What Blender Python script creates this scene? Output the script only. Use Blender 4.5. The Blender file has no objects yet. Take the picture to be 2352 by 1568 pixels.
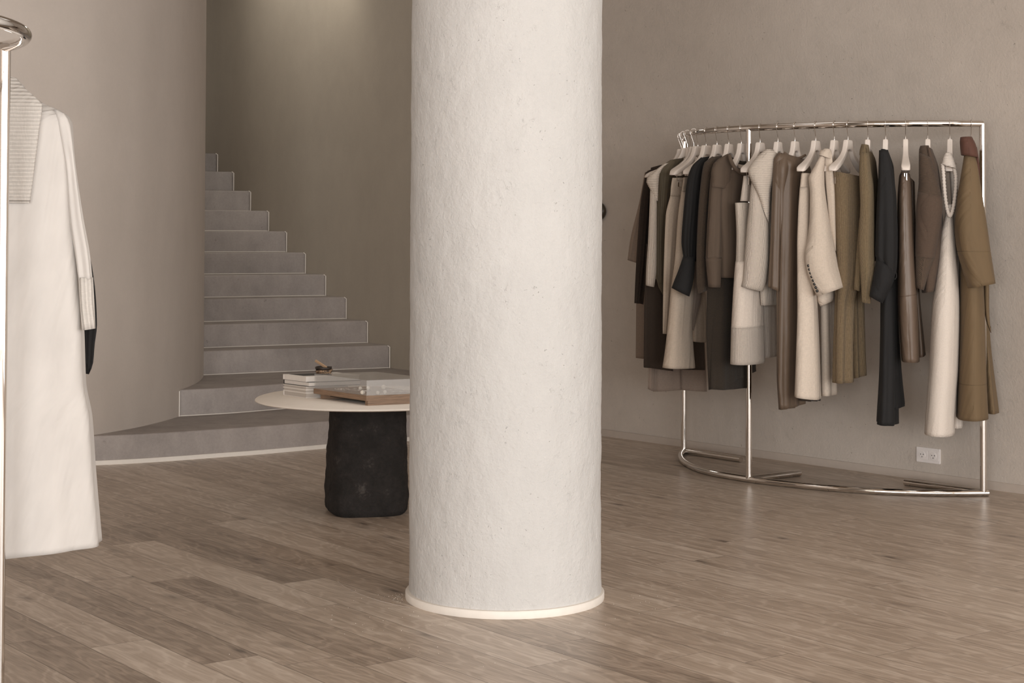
import bpy, bmesh, math, random
import numpy as np
from mathutils import Vector, Matrix, noise
random.seed(7)
C = bpy.context.scene.collection
PI = math.pi

# ------------------------------------------------------------------ camera
F = 3900.; CAMH = 1.30; PPX = 1176.
PITCH = math.radians(1.3); ROLL = 0.0038
PPY = 524.5 - F*math.tan(PITCH)
fwd = np.array([0, math.cos(PITCH), math.sin(PITCH)]); rgt0 = np.array([1., 0, 0]); up0 = np.cross(rgt0, fwd)
RG = rgt0*math.cos(ROLL) + up0*math.sin(ROLL); UP = -rgt0*math.sin(ROLL) + up0*math.cos(ROLL)
cam = bpy.data.cameras.new('camera'); camo = bpy.data.objects.new('camera', cam); C.objects.link(camo)
cam.sensor_width = 36; cam.sensor_fit = 'HORIZONTAL'; cam.lens = 36*F/2352
cam.shift_y = (PPY-784)/2352; cam.clip_start = .05; cam.clip_end = 100
M_ = Matrix(((RG[0], UP[0], -fwd[0], 0), (RG[1], UP[1], -fwd[1], 0), (RG[2], UP[2], -fwd[2], CAMH), (0, 0, 0, 1)))
camo.matrix_world = M_
bpy.context.scene.camera = camo
def ray(px, py): return fwd + RG*((px-PPX)/F) - UP*((py-PPY)/F)
def at_y(px, py, Y):
    d = ray(px, py); return np.array([0, 0, CAMH]) + d*(Y/d[1])
def at_z(px, py, z):
    d = ray(px, py); return np.array([0, 0, CAMH]) + d*((z-CAMH)/d[2])
def proj(p):
    q = np.array(p, float)-np.array([0, 0, CAMH]); w = q@fwd
    return PPX+F*(q@RG)/w, PPY-F*(q@UP)/w

# ------------------------------------------------------------------ light
sc = bpy.context.scene
sc.view_settings.view_transform = 'Standard'; sc.view_settings.look = 'None'
sc.view_settings.gamma = 1; sc.view_settings.use_curve_mapping = False
sc.view_settings.exposure = -0.55
sc.cycles.max_bounces = 8; sc.cycles.diffuse_bounces = 5; sc.cycles.glossy_bounces = 5
sc.cycles.transmission_bounces = 8; sc.cycles.transparent_max_bounces = 8
sc.cycles.caustics_reflective = False; sc.cycles.caustics_refractive = False
sc.cycles.sample_clamp_indirect = 4
w = bpy.data.worlds.new('sky'); sc.world = w; w.use_nodes = True
w.node_tree.nodes['Background'].inputs[0].default_value = (.95, .92, .88, 1)
w.node_tree.nodes['Background'].inputs[1].default_value = .6
def area(name, loc, target, sx, sy, power, col=(1, .965, .925)):
    l = bpy.data.lights.new(name, 'AREA'); l.shape = 'RECTANGLE'; l.size = sx; l.size_y = sy
    l.energy = power; l.color = col
    o = bpy.data.objects.new(name, l); C.objects.link(o); o.location = loc
    o.rotation_euler = (Vector(target)-Vector(loc)).to_track_quat('-Z', 'Y').to_euler()
    return o
# daylight through the shop windows in the wall behind the camera and at the right
DAY = (1, .99, .98)
area('daylight_window_1', (-3.0, -7.8, 1.8), (-3.0, 5, 1.8), 5.2, 3.1, 1030, DAY)
area('daylight_window_2', (2.9, -7.8, 1.8), (2.9, 5, 1.8), 5.4, 3.1, 1030, DAY)
area('daylight_window_3', (5.9, -4.2, 1.8), (2.0, -4.2, 1.8), 4.8, 3.1, 300, DAY)
area('daylight_window_4', (5.9, 1.3, 1.8), (2.0, 1.3, 1.8), 5.0, 3.1, 340, DAY)
# overhead fill lights added to brighten the back of the shop
for q, pw in (((2.4, 6.2, 3.65), 14), ((-2.2, 6.6, 3.65), 13), ((.6, 8.4, 3.65), 5)):
    area('overhead_fill', q, (q[0], q[1]+.01, 0), 1.2, 1.2, pw, (1, .97, .93))
# downlight over the stairs
sl = bpy.data.lights.new('stair_downlight', 'SPOT'); sl.energy = 19; sl.spot_size = math.radians(85); sl.spot_blend = 1; sl.shadow_soft_size = .12; sl.color = (1, .93, .8)
slo = bpy.data.objects.new('stair_downlight', sl); C.objects.link(slo); slo.location = (-1.35, 12.2, 3.5)
slo.rotation_euler = (Vector((-1.5, 12.8, 1.6))-Vector(slo.location)).to_track_quat('-Z', 'Y').to_euler()

area('stair_fill', (-2.0, 12.6, 3.65), (-2.0, 12.61, 0), .9, .9, 13, (1, .96, .88))  # added fill light that brightens the stairwell wall
tl = bpy.data.lights.new('table_fill_spot', 'SPOT'); tl.energy = 60; tl.spot_size = math.radians(24); tl.spot_blend = .7; tl.shadow_soft_size = .08; tl.color = (1, .96, .9)  # spot added above the table to brighten its top
tlo = bpy.data.objects.new('table_fill_spot', tl); C.objects.link(tlo); tlo.location = (-.75, 7.5, 3.65)
tlo.rotation_euler = (Vector((-.65, 7.84, .5))-Vector(tlo.location)).to_track_quat('-Z', 'Y').to_euler()

# ------------------------------------------------------------------ materials
def nt(name):
    m = bpy.data.materials.new(name); m.use_nodes = True; t = m.node_tree
    return m, t, t.nodes['Principled BSDF']
def lin(c): return tuple(((x/255)/12.92 if x/255 <= .04045 else ((x/255+.055)/1.055)**2.4) for x in c)+(1,)
def node(t, typ, **k):
    n = t.nodes.new(typ)
    for a, b in k.items():
        if a.startswith('i_'): n.inputs[a[2:].replace('_', ' ')].default_value = b
        else: setattr(n, a, b)
    return n
def ramp(t, fac, stops):
    r = t.nodes.new('ShaderNodeValToRGB'); t.links.new(fac, r.inputs[0])
    e = r.color_ramp.elements
    while len(e) < len(stops): e.new(.5)
    for i, (p, c) in enumerate(stops): e[i].position = p; e[i].color = c if len(c) == 4 else c+(1,)
    return r.outputs[0]
def mixc(t, fac, a, b, mode='MIX'):
    n = t.nodes.new('ShaderNodeMix'); n.data_type = 'RGBA'; n.blend_type = mode
    for s, v in ((n.inputs[0], fac), (n.inputs[6], a), (n.inputs[7], b)):
        if hasattr(v, 'is_linked'): t.links.new(v, s)
        else: s.default_value = v
    return n.outputs[2]
def mth(t, op, a, b=0.):
    n = t.nodes.new('ShaderNodeMath'); n.operation = op
    for s, v in ((n.inputs[0], a), (n.inputs[1], b)):
        if hasattr(v, 'is_linked'): t.links.new(v, s)
        else: s.default_value = v
    return n.outputs[0]
def mapped(t, src, scale):
    m = t.nodes.new('ShaderNodeMapping'); t.links.new(src, m.inputs[0]); m.inputs['Scale'].default_value = scale
    return m.outputs[0]
def noi(t, vec, scale, detail=4, rough=.55, dist=0):
    n = node(t, 'ShaderNodeTexNoise', i_Scale=scale, i_Detail=detail, i_Roughness=rough, i_Distortion=dist)
    t.links.new(vec, n.inputs['Vector']); return n.outputs[0]
def bump(t, p, h, dist, strength=1., prev=None):
    b = node(t, 'ShaderNodeBump', i_Strength=strength, i_Distance=dist); t.links.new(h, b.inputs['Height'])
    if prev is not None: t.links.new(prev, b.inputs['Normal'])
    t.links.new(b.outputs[0], p.inputs['Normal']); return b.outputs[0]

def plaster(name, col, rough=.9, coarse=.004, fine=.0012, pits=True, mott=.12, pitscale=16, vstretch=.6):
    m, t, p = nt(name); g = node(t, 'ShaderNodeNewGeometry').outputs['Position']
    a = noi(t, g, 1.3, 5, .6); b = noi(t, mapped(t, g, (1, 1, vstretch)), 9, 6, .6)
    c = noi(t, g, 75, 5, .65)
    lc = lin(col)[:3]
    d = tuple(x*(1-mott) for x in lc)+(1,); e = tuple(min(1, x*(1+mott)) for x in lc)+(1,)
    base = ramp(t, mth(t, 'ADD', mth(t, 'MULTIPLY', a, .5), mth(t, 'ADD', mth(t, 'MULTIPLY', b, .3), mth(t, 'MULTIPLY', c, .2))), [(.35, d), (.65, e)])
    h = mth(t, 'ADD', mth(t, 'MULTIPLY', b, coarse), mth(t, 'MULTIPLY', c, fine))
    if pits:
        wv = noi(t, g, 6, 4, .65); v = node(t, 'ShaderNodeTexVoronoi', i_Scale=pitscale)
        wob = node(t, 'ShaderNodeTexNoise', i_Scale=70., i_Detail=3.); t.links.new(g, wob.inputs['Vector'])
        vm = node(t, 'ShaderNodeVectorMath', operation='MULTIPLY_ADD'); t.links.new(wob.outputs[1], vm.inputs[0]); vm.inputs[1].default_value = (.035,)*3; t.links.new(g, vm.inputs[2])
        t.links.new(vm.outputs[0], v.inputs['Vector'])
        pit = ramp(t, v.outputs['Distance'], [(.03, (1, 1, 1)), (.10, (0, 0, 0))])
        gate = ramp(t, wv, [(.44, (0, 0, 0)), (.55, (1, 1, 1))])
        cr_ = mth(t, 'ABSOLUTE', mth(t, 'SUBTRACT', noi(t, mapped(t, g, (1, 1, .6)), 22, 5, .7), .5))
        crack = ramp(t, cr_, [(.0, (1, 1, 1)), (.006, (0, 0, 0))])
        g2 = ramp(t, noi(t, g, 14, 3, .6), [(.58, (0, 0, 0)), (.68, (1, 1, 1))])
        pp = mth(t, 'MAXIMUM', mth(t, 'MULTIPLY', pit, gate), mth(t, 'MULTIPLY', mth(t, 'MULTIPLY', crack, g2), .4))
        h = mth(t, 'SUBTRACT', h, mth(t, 'MULTIPLY', pp, .0016))
        base = mixc(t, mth(t, 'MULTIPLY', pp, .5), base, tuple(x*.42 for x in lc)+(1,))
    t.links.new(base, p.inputs['Base Color']); p.inputs['Roughness'].default_value = rough
    p.inputs['Specular IOR Level'].default_value = .25
    bump(t, p, h, 1.0); return m

def simple(name, col, rough=.5, metal=0, spec=.5, **k):
    m, t, p = nt(name); p.inputs['Base Color'].default_value = lin(col); p.inputs['Roughness'].default_value = rough
    p.inputs['Metallic'].default_value = metal; p.inputs['Specular IOR Level'].default_value = spec
    g = node(t, 'ShaderNodeNewGeometry').outputs['Position']; n = noi(t, g, 30, 3)
    c0 = lin(col); t.links.new(mixc(t, n, tuple(x*.93 for x in c0[:3])+(1,), tuple(min(1, x*1.05) for x in c0[:3])+(1,)), p.inputs['Base Color'])
    for a, b in k.items(): p.inputs[a.replace('_', ' ')].default_value = b
    return m

M = {}
M['wall_r'] = plaster('right_plaster', (186, 176, 166), coarse=.0028, fine=.0022, pitscale=22, mott=.08, vstretch=1)
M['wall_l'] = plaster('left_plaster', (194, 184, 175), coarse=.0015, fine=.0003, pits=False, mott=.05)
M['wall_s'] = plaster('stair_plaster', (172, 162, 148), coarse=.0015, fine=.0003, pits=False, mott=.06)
M['column'] = plaster('column_plaster', (195, 193, 190), coarse=.0045, fine=.0036, pitscale=42, mott=.065, vstretch=.5)
M['concrete'] = plaster('stair_concrete', (158, 150, 145), rough=.6, coarse=.0006, fine=.0002, pits=True, mott=.24, pitscale=9)
M['ceil'] = simple('ceiling_paint', (190, 180, 168), .9)
M['trim'] = simple('white_trim', (226, 219, 210), .6)
M['trimwall'] = simple('wall_trim', (178, 166, 155), .8)
M['chrome'] = simple('chrome', (232, 227, 222), .06, 1.0)
M['hanger'] = simple('hanger_paint', (224, 213, 203), .45)
M['plastic'] = simple('white_plastic', (224, 217, 213), .35)
M['hole'] = simple('socket_hole', (20, 17, 15), .8)
M['tabletop'] = simple('pale_wood_top', (238, 229, 218), .5)
M['page'] = simple('book_pages', (226, 220, 213), .8)
M['page2'] = simple('grey_book_pages', (186, 178, 170), .8)
M['cover_dark'] = simple('dark_cover', (34, 31, 29), .5)
M['cover_white'] = simple('white_cover', (228, 222, 215), .45)
M['pearl'] = simple('pearl', (232, 224, 212), .18)
M['silver'] = simple('silver', (215, 208, 200), .12, 1.0)
M['bowl_dark'] = simple('dark_bowl', (44, 35, 28), .5)
M['stickwood'] = simple('stick_wood', (172, 142, 112), .7)
M['bronze'] = simple('dark_bronze', (58, 50, 38), .4)
M['button'] = simple('black_button', (22, 19, 17), .3)

def woodmat(name, col, sc_=(40, 4, 4), rough=.55):
    m, t, p = nt(name); g = node(t, 'ShaderNodeNewGeometry').outputs['Position']
    n = noi(t, mapped(t, g, sc_), 1.5, 6, .6, .6); c = lin(col)
    t.links.new(ramp(t, n, [(.3, tuple(x*.6 for x in c[:3])), (.7, tuple(min(1, x*1.15) for x in c[:3]))]), p.inputs['Base Color'])
    p.inputs['Roughness'].default_value = rough; return m
M['walnut'] = woodmat('tray_wood', (140, 114, 92), (8, 8, 120))

def bark():
    m, t, p = nt('striped_bowl'); g = node(t, 'ShaderNodeNewGeometry').outputs['Position']
    n = noi(t, mapped(t, g, (60, 60, 60)), 2, 5, .7, 1)
    t.links.new(ramp(t, n, [(.45, lin((52, 40, 32))), (.55, lin((170, 140, 112)))]), p.inputs['Base Color'])
    p.inputs['Roughness'].default_value = .6; return m
M['bark'] = bark()

def stone():
    m, t, p = nt('black_stone'); g = node(t, 'ShaderNodeNewGeometry').outputs['Position']
    a = noi(t, g, 12, 8, .65); b = noi(t, g, 70, 4, .6)
    t.links.new(ramp(t, mth(t, 'ADD', mth(t, 'MULTIPLY', a, .7), mth(t, 'MULTIPLY', b, .3)), [(.42, lin((33, 30, 28))), (.58, lin((44, 40, 38))), (.75, lin((90, 84, 80)))]), p.inputs['Base Color'])
    p.inputs['Roughness'].default_value = .85; p.inputs['Specular IOR Level'].default_value = .3
    bump(t, p, mth(t, 'ADD', mth(t, 'MULTIPLY', a, .012), mth(t, 'MULTIPLY', b, .003)), 1); return m
M['stone'] = stone()

def glassy():
    m = bpy.data.materials.new('clear_acrylic'); m.use_nodes = True; t = m.node_tree; t.nodes.remove(t.nodes['Principled BSDF'])
    out = t.nodes['Material Output']; tr = node(t, 'ShaderNodeBsdfTransparent'); tr.inputs[0].default_value = (.94, .94, .94, 1)
    gl = node(t, 'ShaderNodeBsdfGlossy'); gl.inputs['Roughness'].default_value = .06; gl.inputs[0].default_value = (.95, .94, .92, 1)
    df = node(t, 'ShaderNodeBsdfDiffuse'); df.inputs[0].default_value = (.9, .88, .85, 1)
    fr = node(t, 'ShaderNodeFresnel'); fr.inputs[0].default_value = 1.49
    m1 = node(t, 'ShaderNodeMixShader'); bf = node(t, 'ShaderNodeNewGeometry'); fac = mth(t, 'MULTIPLY', fr.outputs[0], mth(t, 'SUBTRACT', 1., bf.outputs['Backfacing'])); t.links.new(fac, m1.inputs[0]); t.links.new(tr.outputs[0], m1.inputs[1]); t.links.new(gl.outputs[0], m1.inputs[2])
    m2 = node(t, 'ShaderNodeMixShader'); m2.inputs[0].default_value = .09; t.links.new(m1.outputs[0], m2.inputs[1]); t.links.new(df.outputs[0], m2.inputs[2])  # white diffuse share paints a veil of reflection on the panes
    t.links.new(m2.outputs[0], out.inputs[0]); return m
M['acrylic'] = glassy(); M['pane_glare'] = glassy(); M['pane_glare'].name = 'painted_pane_glare'  # second copy is whiter, painting the front pane's window reflection
for n_ in M['pane_glare'].node_tree.nodes:
    if n_.type == 'MIX_SHADER' and not n_.inputs[0].is_linked: n_.inputs[0].default_value = .13

def floor_mat():
    m, t, p = nt('oak_planks')
    uv = node(t, 'ShaderNodeUVMap', uv_map='grain').outputs[0]; ed = node(t, 'ShaderNodeUVMap', uv_map='edge').outputs[0]
    at = node(t, 'ShaderNodeAttribute', attribute_name='tone').outputs['Fac']
    fine = noi(t, mapped(t, uv, (4.0, 110, 1)), 1, 6, .7)
    streak = noi(t, mapped(t, uv, (1.6, 18, 1)), 1, 6, .62, .5)
    wob = noi(t, mapped(t, uv, (1.6, 5, 1)), 1, 3, .5)
    rings = mth(t, 'SINE', mth(t, 'MULTIPLY', wob, 80.))
    rg = ramp(t, rings, [(.0, (0, 0, 0)), (1, (1, 1, 1))])
    v = node(t, 'ShaderNodeTexVoronoi', i_Scale=1.); t.links.new(mapped(t, uv, (2.1, 6.5, 1)), v.inputs['Vector'])
    kn = ramp(t, v.outputs['Distance'], [(.03, (1, 1, 1)), (.09, (.4, .4, .4)), (.22, (0, 0, 0))])
    g2 = noi(t, mapped(t, uv, (.9, 3, 1)), 1, 2)
    kn = mth(t, 'MULTIPLY', kn, ramp(t, g2, [(.40, (0, 0, 0)), (.48, (1, 1, 1))]))
    val = mth(t, 'SUBTRACT', mth(t, 'ADD', mth(t, 'MULTIPLY', fine, .36), mth(t, 'MULTIPLY', streak, .42)), .015)
    val = mth(t, 'ADD', val, mth(t, 'MULTIPLY', rg, .075))
    val = mth(t, 'ADD', val, mth(t, 'MULTIPLY', mth(t, 'SUBTRACT', at, .5), .36))
    col = ramp(t, val, [(.18, lin((114, 98, 84))), (.42, lin((177, 160, 144))), (.7, lin((224, 211, 197)))])
    col = mixc(t, mth(t, 'MULTIPLY', kn, .75), col, lin((60, 48, 40)))
    s = node(t, 'ShaderNodeSeparateXYZ'); t.links.new(ed, s.inputs[0])
    em = mth(t, 'MINIMUM', mth(t, 'MINIMUM', s.outputs[0], mth(t, 'SUBTRACT', PL, s.outputs[0])), mth(t, 'MINIMUM', s.outputs[1], mth(t, 'SUBTRACT', PW, s.outputs[1])))
    ef = ramp(t, mth(t, 'MULTIPLY', em, 100.), [(.08, (1, 1, 1)), (.2, (0, 0, 0))])
    col = mixc(t, mth(t, 'MULTIPLY', ef, .6), col, lin((70, 58, 48)))
    t.links.new(col, p.inputs['Base Color'])
    p.inputs['Specular IOR Level'].default_value = .5
    t.links.new(ramp(t, fine, [(.3, (.40, .40, .40)), (.7, (.30, .30, .30))]), p.inputs['Roughness'])
    h = mth(t, 'SUBTRACT', mth(t, 'MULTIPLY', fine, .0006), mth(t, 'MULTIPLY', ef, .0008))
    bump(t, p, h, 1., .8); return m

def fabric(name, col, rough=.95, kind='weave', sheen=.3, var=.10, freq=1, spec=.2):
    """procedural cloth; UV.x = metres around the tube, UV.y = metres down it"""
    m, t, p = nt(name); uv = node(t, 'ShaderNodeUVMap', uv_map='cloth').outputs[0]
    c = lin(col)
    dk = tuple(x*(1-var) for x in c[:3])+(1,); lt = tuple(min(1, x*(1+var)) for x in c[:3])+(1,)
    s = node(t, 'ShaderNodeSeparateXYZ'); t.links.new(uv, s.inputs[0])
    n1 = noi(t, mapped(t, uv, (260, 60, 1)), 1, 3); n2 = noi(t, mapped(t, uv, (60, 320, 1)), 1, 3)
    wv = mth(t, 'MULTIPLY', mth(t, 'ADD', n1, n2), .5)
    h = mth(t, 'MULTIPLY', wv, .0006)
    base = ramp(t, wv, [(.35, dk), (.65, lt)])
    if kind in ('rib', 'hrib'):
        co = s.outputs[0 if kind == 'rib' else 1]
        r = mth(t, 'SINE', mth(t, 'MULTIPLY', co, 2*PI*freq))
        r01 = mth(t, 'ADD', mth(t, 'MULTIPLY', r, .5), .5)
        base = mixc(t, mth(t, 'MULTIPLY', mth(t, 'SUBTRACT', 1., r01), .35), base, tuple(x*.55 for x in c[:3])+(1,))
        h = mth(t, 'ADD', h, mth(t, 'MULTIPLY', r01, .0022))
    if kind == 'fuzzy':
        n3 = noi(t, mapped(t, uv, (150, 150, 1)), 1, 5, .7)
        h = mth(t, 'ADD', h, mth(t, 'MULTIPLY', n3, .004)); base = ramp(t, n3, [(.3, dk), (.7, lt)])
    if kind in ('smooth', 'leather'):
        n3 = noi(t, mapped(t, uv, (14, 5, 1)), 1, 3); h = mth(t, 'MULTIPLY', n3, .004 if kind == 'leather' else .003)
        base = ramp(t, n3, [(.3, tuple(x*.95 for x in c[:3])), (.7, tuple(min(1, x*1.05) for x in c[:3]))])
    fold_ = noi(t, mapped(t, uv, (17, 1.4, 1)), 1, 2, .45, .3); wr = noi(t, mapped(t, uv, (9, 7, 1)), 1, 3, .5, .5)
    h = mth(t, 'ADD', h, mth(t, 'ADD', mth(t, 'MULTIPLY', fold_, .012), mth(t, 'MULTIPLY', wr, .006)))
    t.links.new(base, p.inputs['Base Color']); p.inputs['Roughness'].default_value = rough
    p.inputs['Specular IOR Level'].default_value = spec; p.inputs['Sheen Weight'].default_value = sheen*.18
    p.inputs['Sheen Roughness'].default_value = .5
    bump(t, p, h, 1., .9); return m

# ------------------------------------------------------------------ helpers
def mesh_obj(name, verts, faces, mat, parent=None, smooth=True, uvs=None):
    me = bpy.data.meshes.new(name); me.from_pydata([tuple(map(float, v)) for v in verts], [], faces)
    if mat is not None: me.materials.append(mat)
    if uvs is not None:
        l = me.uv_layers.new(name='cloth')
        for lp in me.loops: l.data[lp.index].uv = uvs[lp.vertex_index] if not callable(uvs) else uvs(lp)
    if smooth: me.polygons.foreach_set('use_smooth', [True]*len(me.polygons))
    me.update(); o = bpy.data.objects.new(name, me); C.objects.link(o)
    if parent is not None:
        o.parent = parent; o.matrix_parent_inverse = Matrix.Translation(-parent.location)
    return o
def bm_obj(name, bm, mat, parent=None, smooth=False, autos=None):
    bmesh.ops.recalc_face_normals(bm, faces=bm.faces)
    me = bpy.data.meshes.new(name); bm.to_mesh(me); bm.free(); me.materials.append(mat)
    if smooth: me.polygons.foreach_set('use_smooth', [True]*len(me.polygons))
    o = bpy.data.objects.new(name, me); C.objects.link(o)
    if parent is not None:
        o.parent = parent; o.matrix_parent_inverse = Matrix.Translation(-parent.location)
    return o
def thing(name, label, cat, loc, group=None):
    o = bpy.data.objects.new(name, None); C.objects.link(o); o.empty_display_size = .1
    o.location = tuple(map(float, loc)); return tag(o, label, cat, group)
def tag(o, label, cat, group=None):
    o['label'] = label; o['category'] = cat
    if group: o['group'] = group
    return o
def struct(o): o['kind'] = 'structure'; return o
def prism(bm, pts, z0, z1):
    a = [bm.verts.new((p[0], p[1], z0)) for p in pts]; b = [bm.verts.new((p[0], p[1], z1)) for p in pts]
    n = len(pts); bm.faces.new(a[::-1]); bm.faces.new(b)
    for i in range(n): bm.faces.new((a[i], a[(i+1) % n], b[(i+1) % n], b[i]))
def tube_pts(path, r, seg=16, closed=False, cap=True):
    P = [Vector(p) for p in path]; n = len(P); V = []; Fc = []
    prev = None
    for i in range(n):
        a = P[(i-1) % n] if (closed or i > 0) else P[i]; b = P[(i+1) % n] if (closed or i < n-1) else P[i]
        tn = (b-a).normalized()
        if prev is None: x = tn.orthogonal().normalized()
        else: x = (prev - tn*prev.dot(tn)).normalized()
        prev = x; y = tn.cross(x); rr = r[i] if isinstance(r, (list, tuple)) else r
        for k in range(seg):
            an = 2*PI*k/seg; V.append(P[i]+x*rr*math.cos(an)+y*rr*math.sin(an))
    m = n if closed else n-1
    for i in range(m):
        for k in range(seg):
            j = (i+1) % n; Fc.append((i*seg+k, i*seg+(k+1) % seg, j*seg+(k+1) % seg, j*seg+k))
    if cap and not closed:
        b = len(V); V += [Vector(v) for v in V[:seg]]+[Vector(v) for v in V[(n-1)*seg:n*seg]]
        Fc.append(tuple(b+k for k in range(seg))[::-1]); Fc.append(tuple(b+seg+k for k in range(seg)))
    return V, Fc
def tube(name, path, r, mat, parent=None, seg=16, closed=False):
    V, Fc = tube_pts(path, r, seg, closed); o = mesh_obj(name, V, Fc, mat, parent)
    return o
def catmull(P, n=12):
    P = [np.array(p, float) for p in P]; Q = [2*P[0]-P[1]]+P+[2*P[-1]-P[-2]]; out = []
    for i in range(1, len(Q)-2):
        for k in range(n):
            s = k/n; a, b, c, d = Q[i-1:i+3]
            out.append(.5*((2*b)+(c-a)*s+(2*a-5*b+4*c-d)*s*s+(3*b-a-3*c+d)*s**3))
    out.append(Q[-2]); return out
def bevel(o, wd=.002, seg=2):
    m = o.modifiers.new('bevel', 'BEVEL'); m.width = wd; m.segments = seg; m.limit_method = 'ANGLE'; return o

# ------------------------------------------------------------------ floor
PW = .1885; PL = 1.47; V0 = 2.329; TH = 2.217
ua = np.array([math.cos(TH), math.sin(TH)]); va = np.array([ua[1], -ua[0]])
joints = {0: 6.08, -1: 4.995, 2: 4.31, 3: 6.544, 4: 5.48, 5: 4.188, 6: 3.84, 9: 3.488, 11: 4.954, 13: 4.17}
tones = {(0, 0): .30, (0, 1): .55, (0, -1): .30, (0, -2): .78, (-1, 0): .62, (-1, -1): .85, (-2, 0): .3, (-2, -1): .32, (1, 0): .52, (1, -1): .5,
         (2, 0): .3, (2, -1): .72, (3, 0): .25, (3, -1): .75, (3, -2): .6, (4, 0): .25, (4, -1): .74}
V = []; Fc = []; uvg = []; uve = []; tone = []
for k in range(-70, 46):
    v0 = V0+PW*k; j0 = joints.get(k, random.uniform(4, 4+PL)); near = v0 > 3.4
    nj = int((j0+14)/PL)
    for q in range(-nj, int((20-j0)/PL)):
        u0 = j0+q*PL
        pts = [(u0, v0), (u0+PL, v0), (u0+PL, v0+PW), (u0, v0+PW)]
        mid = ua*(u0+PL/2)+va*(v0+PW/2)
        if mid[1] < -8.6 or mid[1] > 13 or mid[0] < -7 or mid[0] > 8: continue
        b = len(V); V += [tuple(ua*p[0]+va*p[1])+(0.,) for p in pts]; Fc.append((b+3, b+2, b+1, b))
        ou, ov = random.uniform(0, 90), random.uniform(0, 90)
        g = [(ou, ov), (ou+PL, ov), (ou+PL, ov+PW), (ou, ov+PW)]; e = [(0, 0), (PL, 0), (PL, PW), (0, PW)]
        uvg += [g[3], g[2], g[1], g[0]]; uve += [e[3], e[2], e[1], e[0]]
        tk = tones.get((k, q))
        if tk is None: tk = random.uniform(.5, .76) if near else random.uniform(.3, .62)
        tone.append(tk)
me = bpy.data.meshes.new('floor'); me.from_pydata(V, [], Fc)
for nm, dat in (('grain', uvg), ('edge', uve)):
    l = me.uv_layers.new(name=nm)
    for i, u in enumerate(dat): l.data[i].uv = u
at = me.attributes.new('tone', 'FLOAT', 'FACE'); at.data.foreach_set('value', tone)
M['floor'] = floor_mat(); me.materials.append(M['floor'])
fo = bpy.data.objects.new('floor', me); C.objects.link(fo); struct(fo)

# ------------------------------------------------------------------ walls
ZC = 3.75
def wall_sheet(name, plan, mat, z0=0, z1=ZC, thick=.12, side=1, nz=1):
    P = [np.array(p, float) for p in plan]; n = len(P); off = []
    for i in range(n):
        a = P[max(i-1, 0)]; b = P[min(i+1, n-1)]; tt = (b-a)/np.linalg.norm(b-a); off.append(P[i]+side*thick*np.array([tt[1], -tt[0]]))
    bm = bmesh.new(); f0 = [bm.verts.new((*p, z0)) for p in P]; f1 = [bm.verts.new((*p, z1)) for p in P]
    b0 = [bm.verts.new((*p, z0)) for p in off]; b1 = [bm.verts.new((*p, z1)) for p in off]
    for i in range(n-1):
        for q in ((f0[i], f0[i+1], f1[i+1], f1[i]), (b0[i+1], b0[i], b1[i], b1[i+1]), (f1[i], f1[i+1], b1[i+1], b1[i]), (f0[i+1], f0[i], b0[i], b0[i+1])): bm.faces.new(q)
    bm.faces.new((f0[0], f1[0], b1[0], b0[0])); bm.faces.new((f0[-1], b0[-1], b1[-1], f1[-1]))
    o = bm_obj(name, bm, mat, smooth=True); e = o.modifiers.new('es', 'EDGE_SPLIT'); e.split_angle = math.radians(40)
    return struct(o)
def wl(x): return 11.377-1.17*x          # plan line of the right-hand wall
outer = catmull([(5.6, wl(5.6)), (3.5, wl(3.5)), (1.5, wl(1.5)), (.45, wl(.45)), (.0, 11.30), (-.38, 11.46), (-.60, 11.62), (-.697, 11.75), (-.852, 11.95)], 8)
RX = {3: (898, 11.95), 4: (846.8, 12.2), 5: (797.8, 12.42), 6: (750.4, 12.63), 7: (703.6, 12.83), 8: (660, 13.03), 9: (618.7, 13.23), 10: (576.8, 13.43), 11: (537.6, 13.68), 12: (500.3, 13.95)}
RO = {n: ((x-1176)/3900*Y, Y) for n, (x, Y) in RX.items()}
wall_sheet('wall_right', outer[:len(outer)-24], M['wall_r'], side=1)
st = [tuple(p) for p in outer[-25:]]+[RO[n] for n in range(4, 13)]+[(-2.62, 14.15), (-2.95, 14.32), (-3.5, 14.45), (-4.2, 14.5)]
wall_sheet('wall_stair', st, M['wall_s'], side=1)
inner = catmull([(-5.8, 8.75), (-4.4, 8.55), (-3.3, 8.62), (-2.75, 8.86), (-2.36, 9.24), (-2.17, 9.6), (-2.075, 9.9), (-2.0, 10.3), (-1.985, 10.75), (-2.035, 11.25), (-2.14, 11.7), (-2.33, 12.2), (-2.65, 12.75), (-3.2, 13.3), (-4.2, 13.7)], 10)
wall_sheet('wall_left', inner, M['wall_l'], side=-1, thick=.1)
def box(name, a, b, mat, parent=None):
    bm = bmesh.new(); prism(bm, [(a[0], a[1]), (b[0], a[1]), (b[0], b[1]), (a[0], b[1])], a[2], b[2]); return bm_obj(name, bm, mat, parent)
struct(box('ceiling', (-6.2, -8.3, ZC), (6.3, 15, ZC+.1), M['ceil']))
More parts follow.
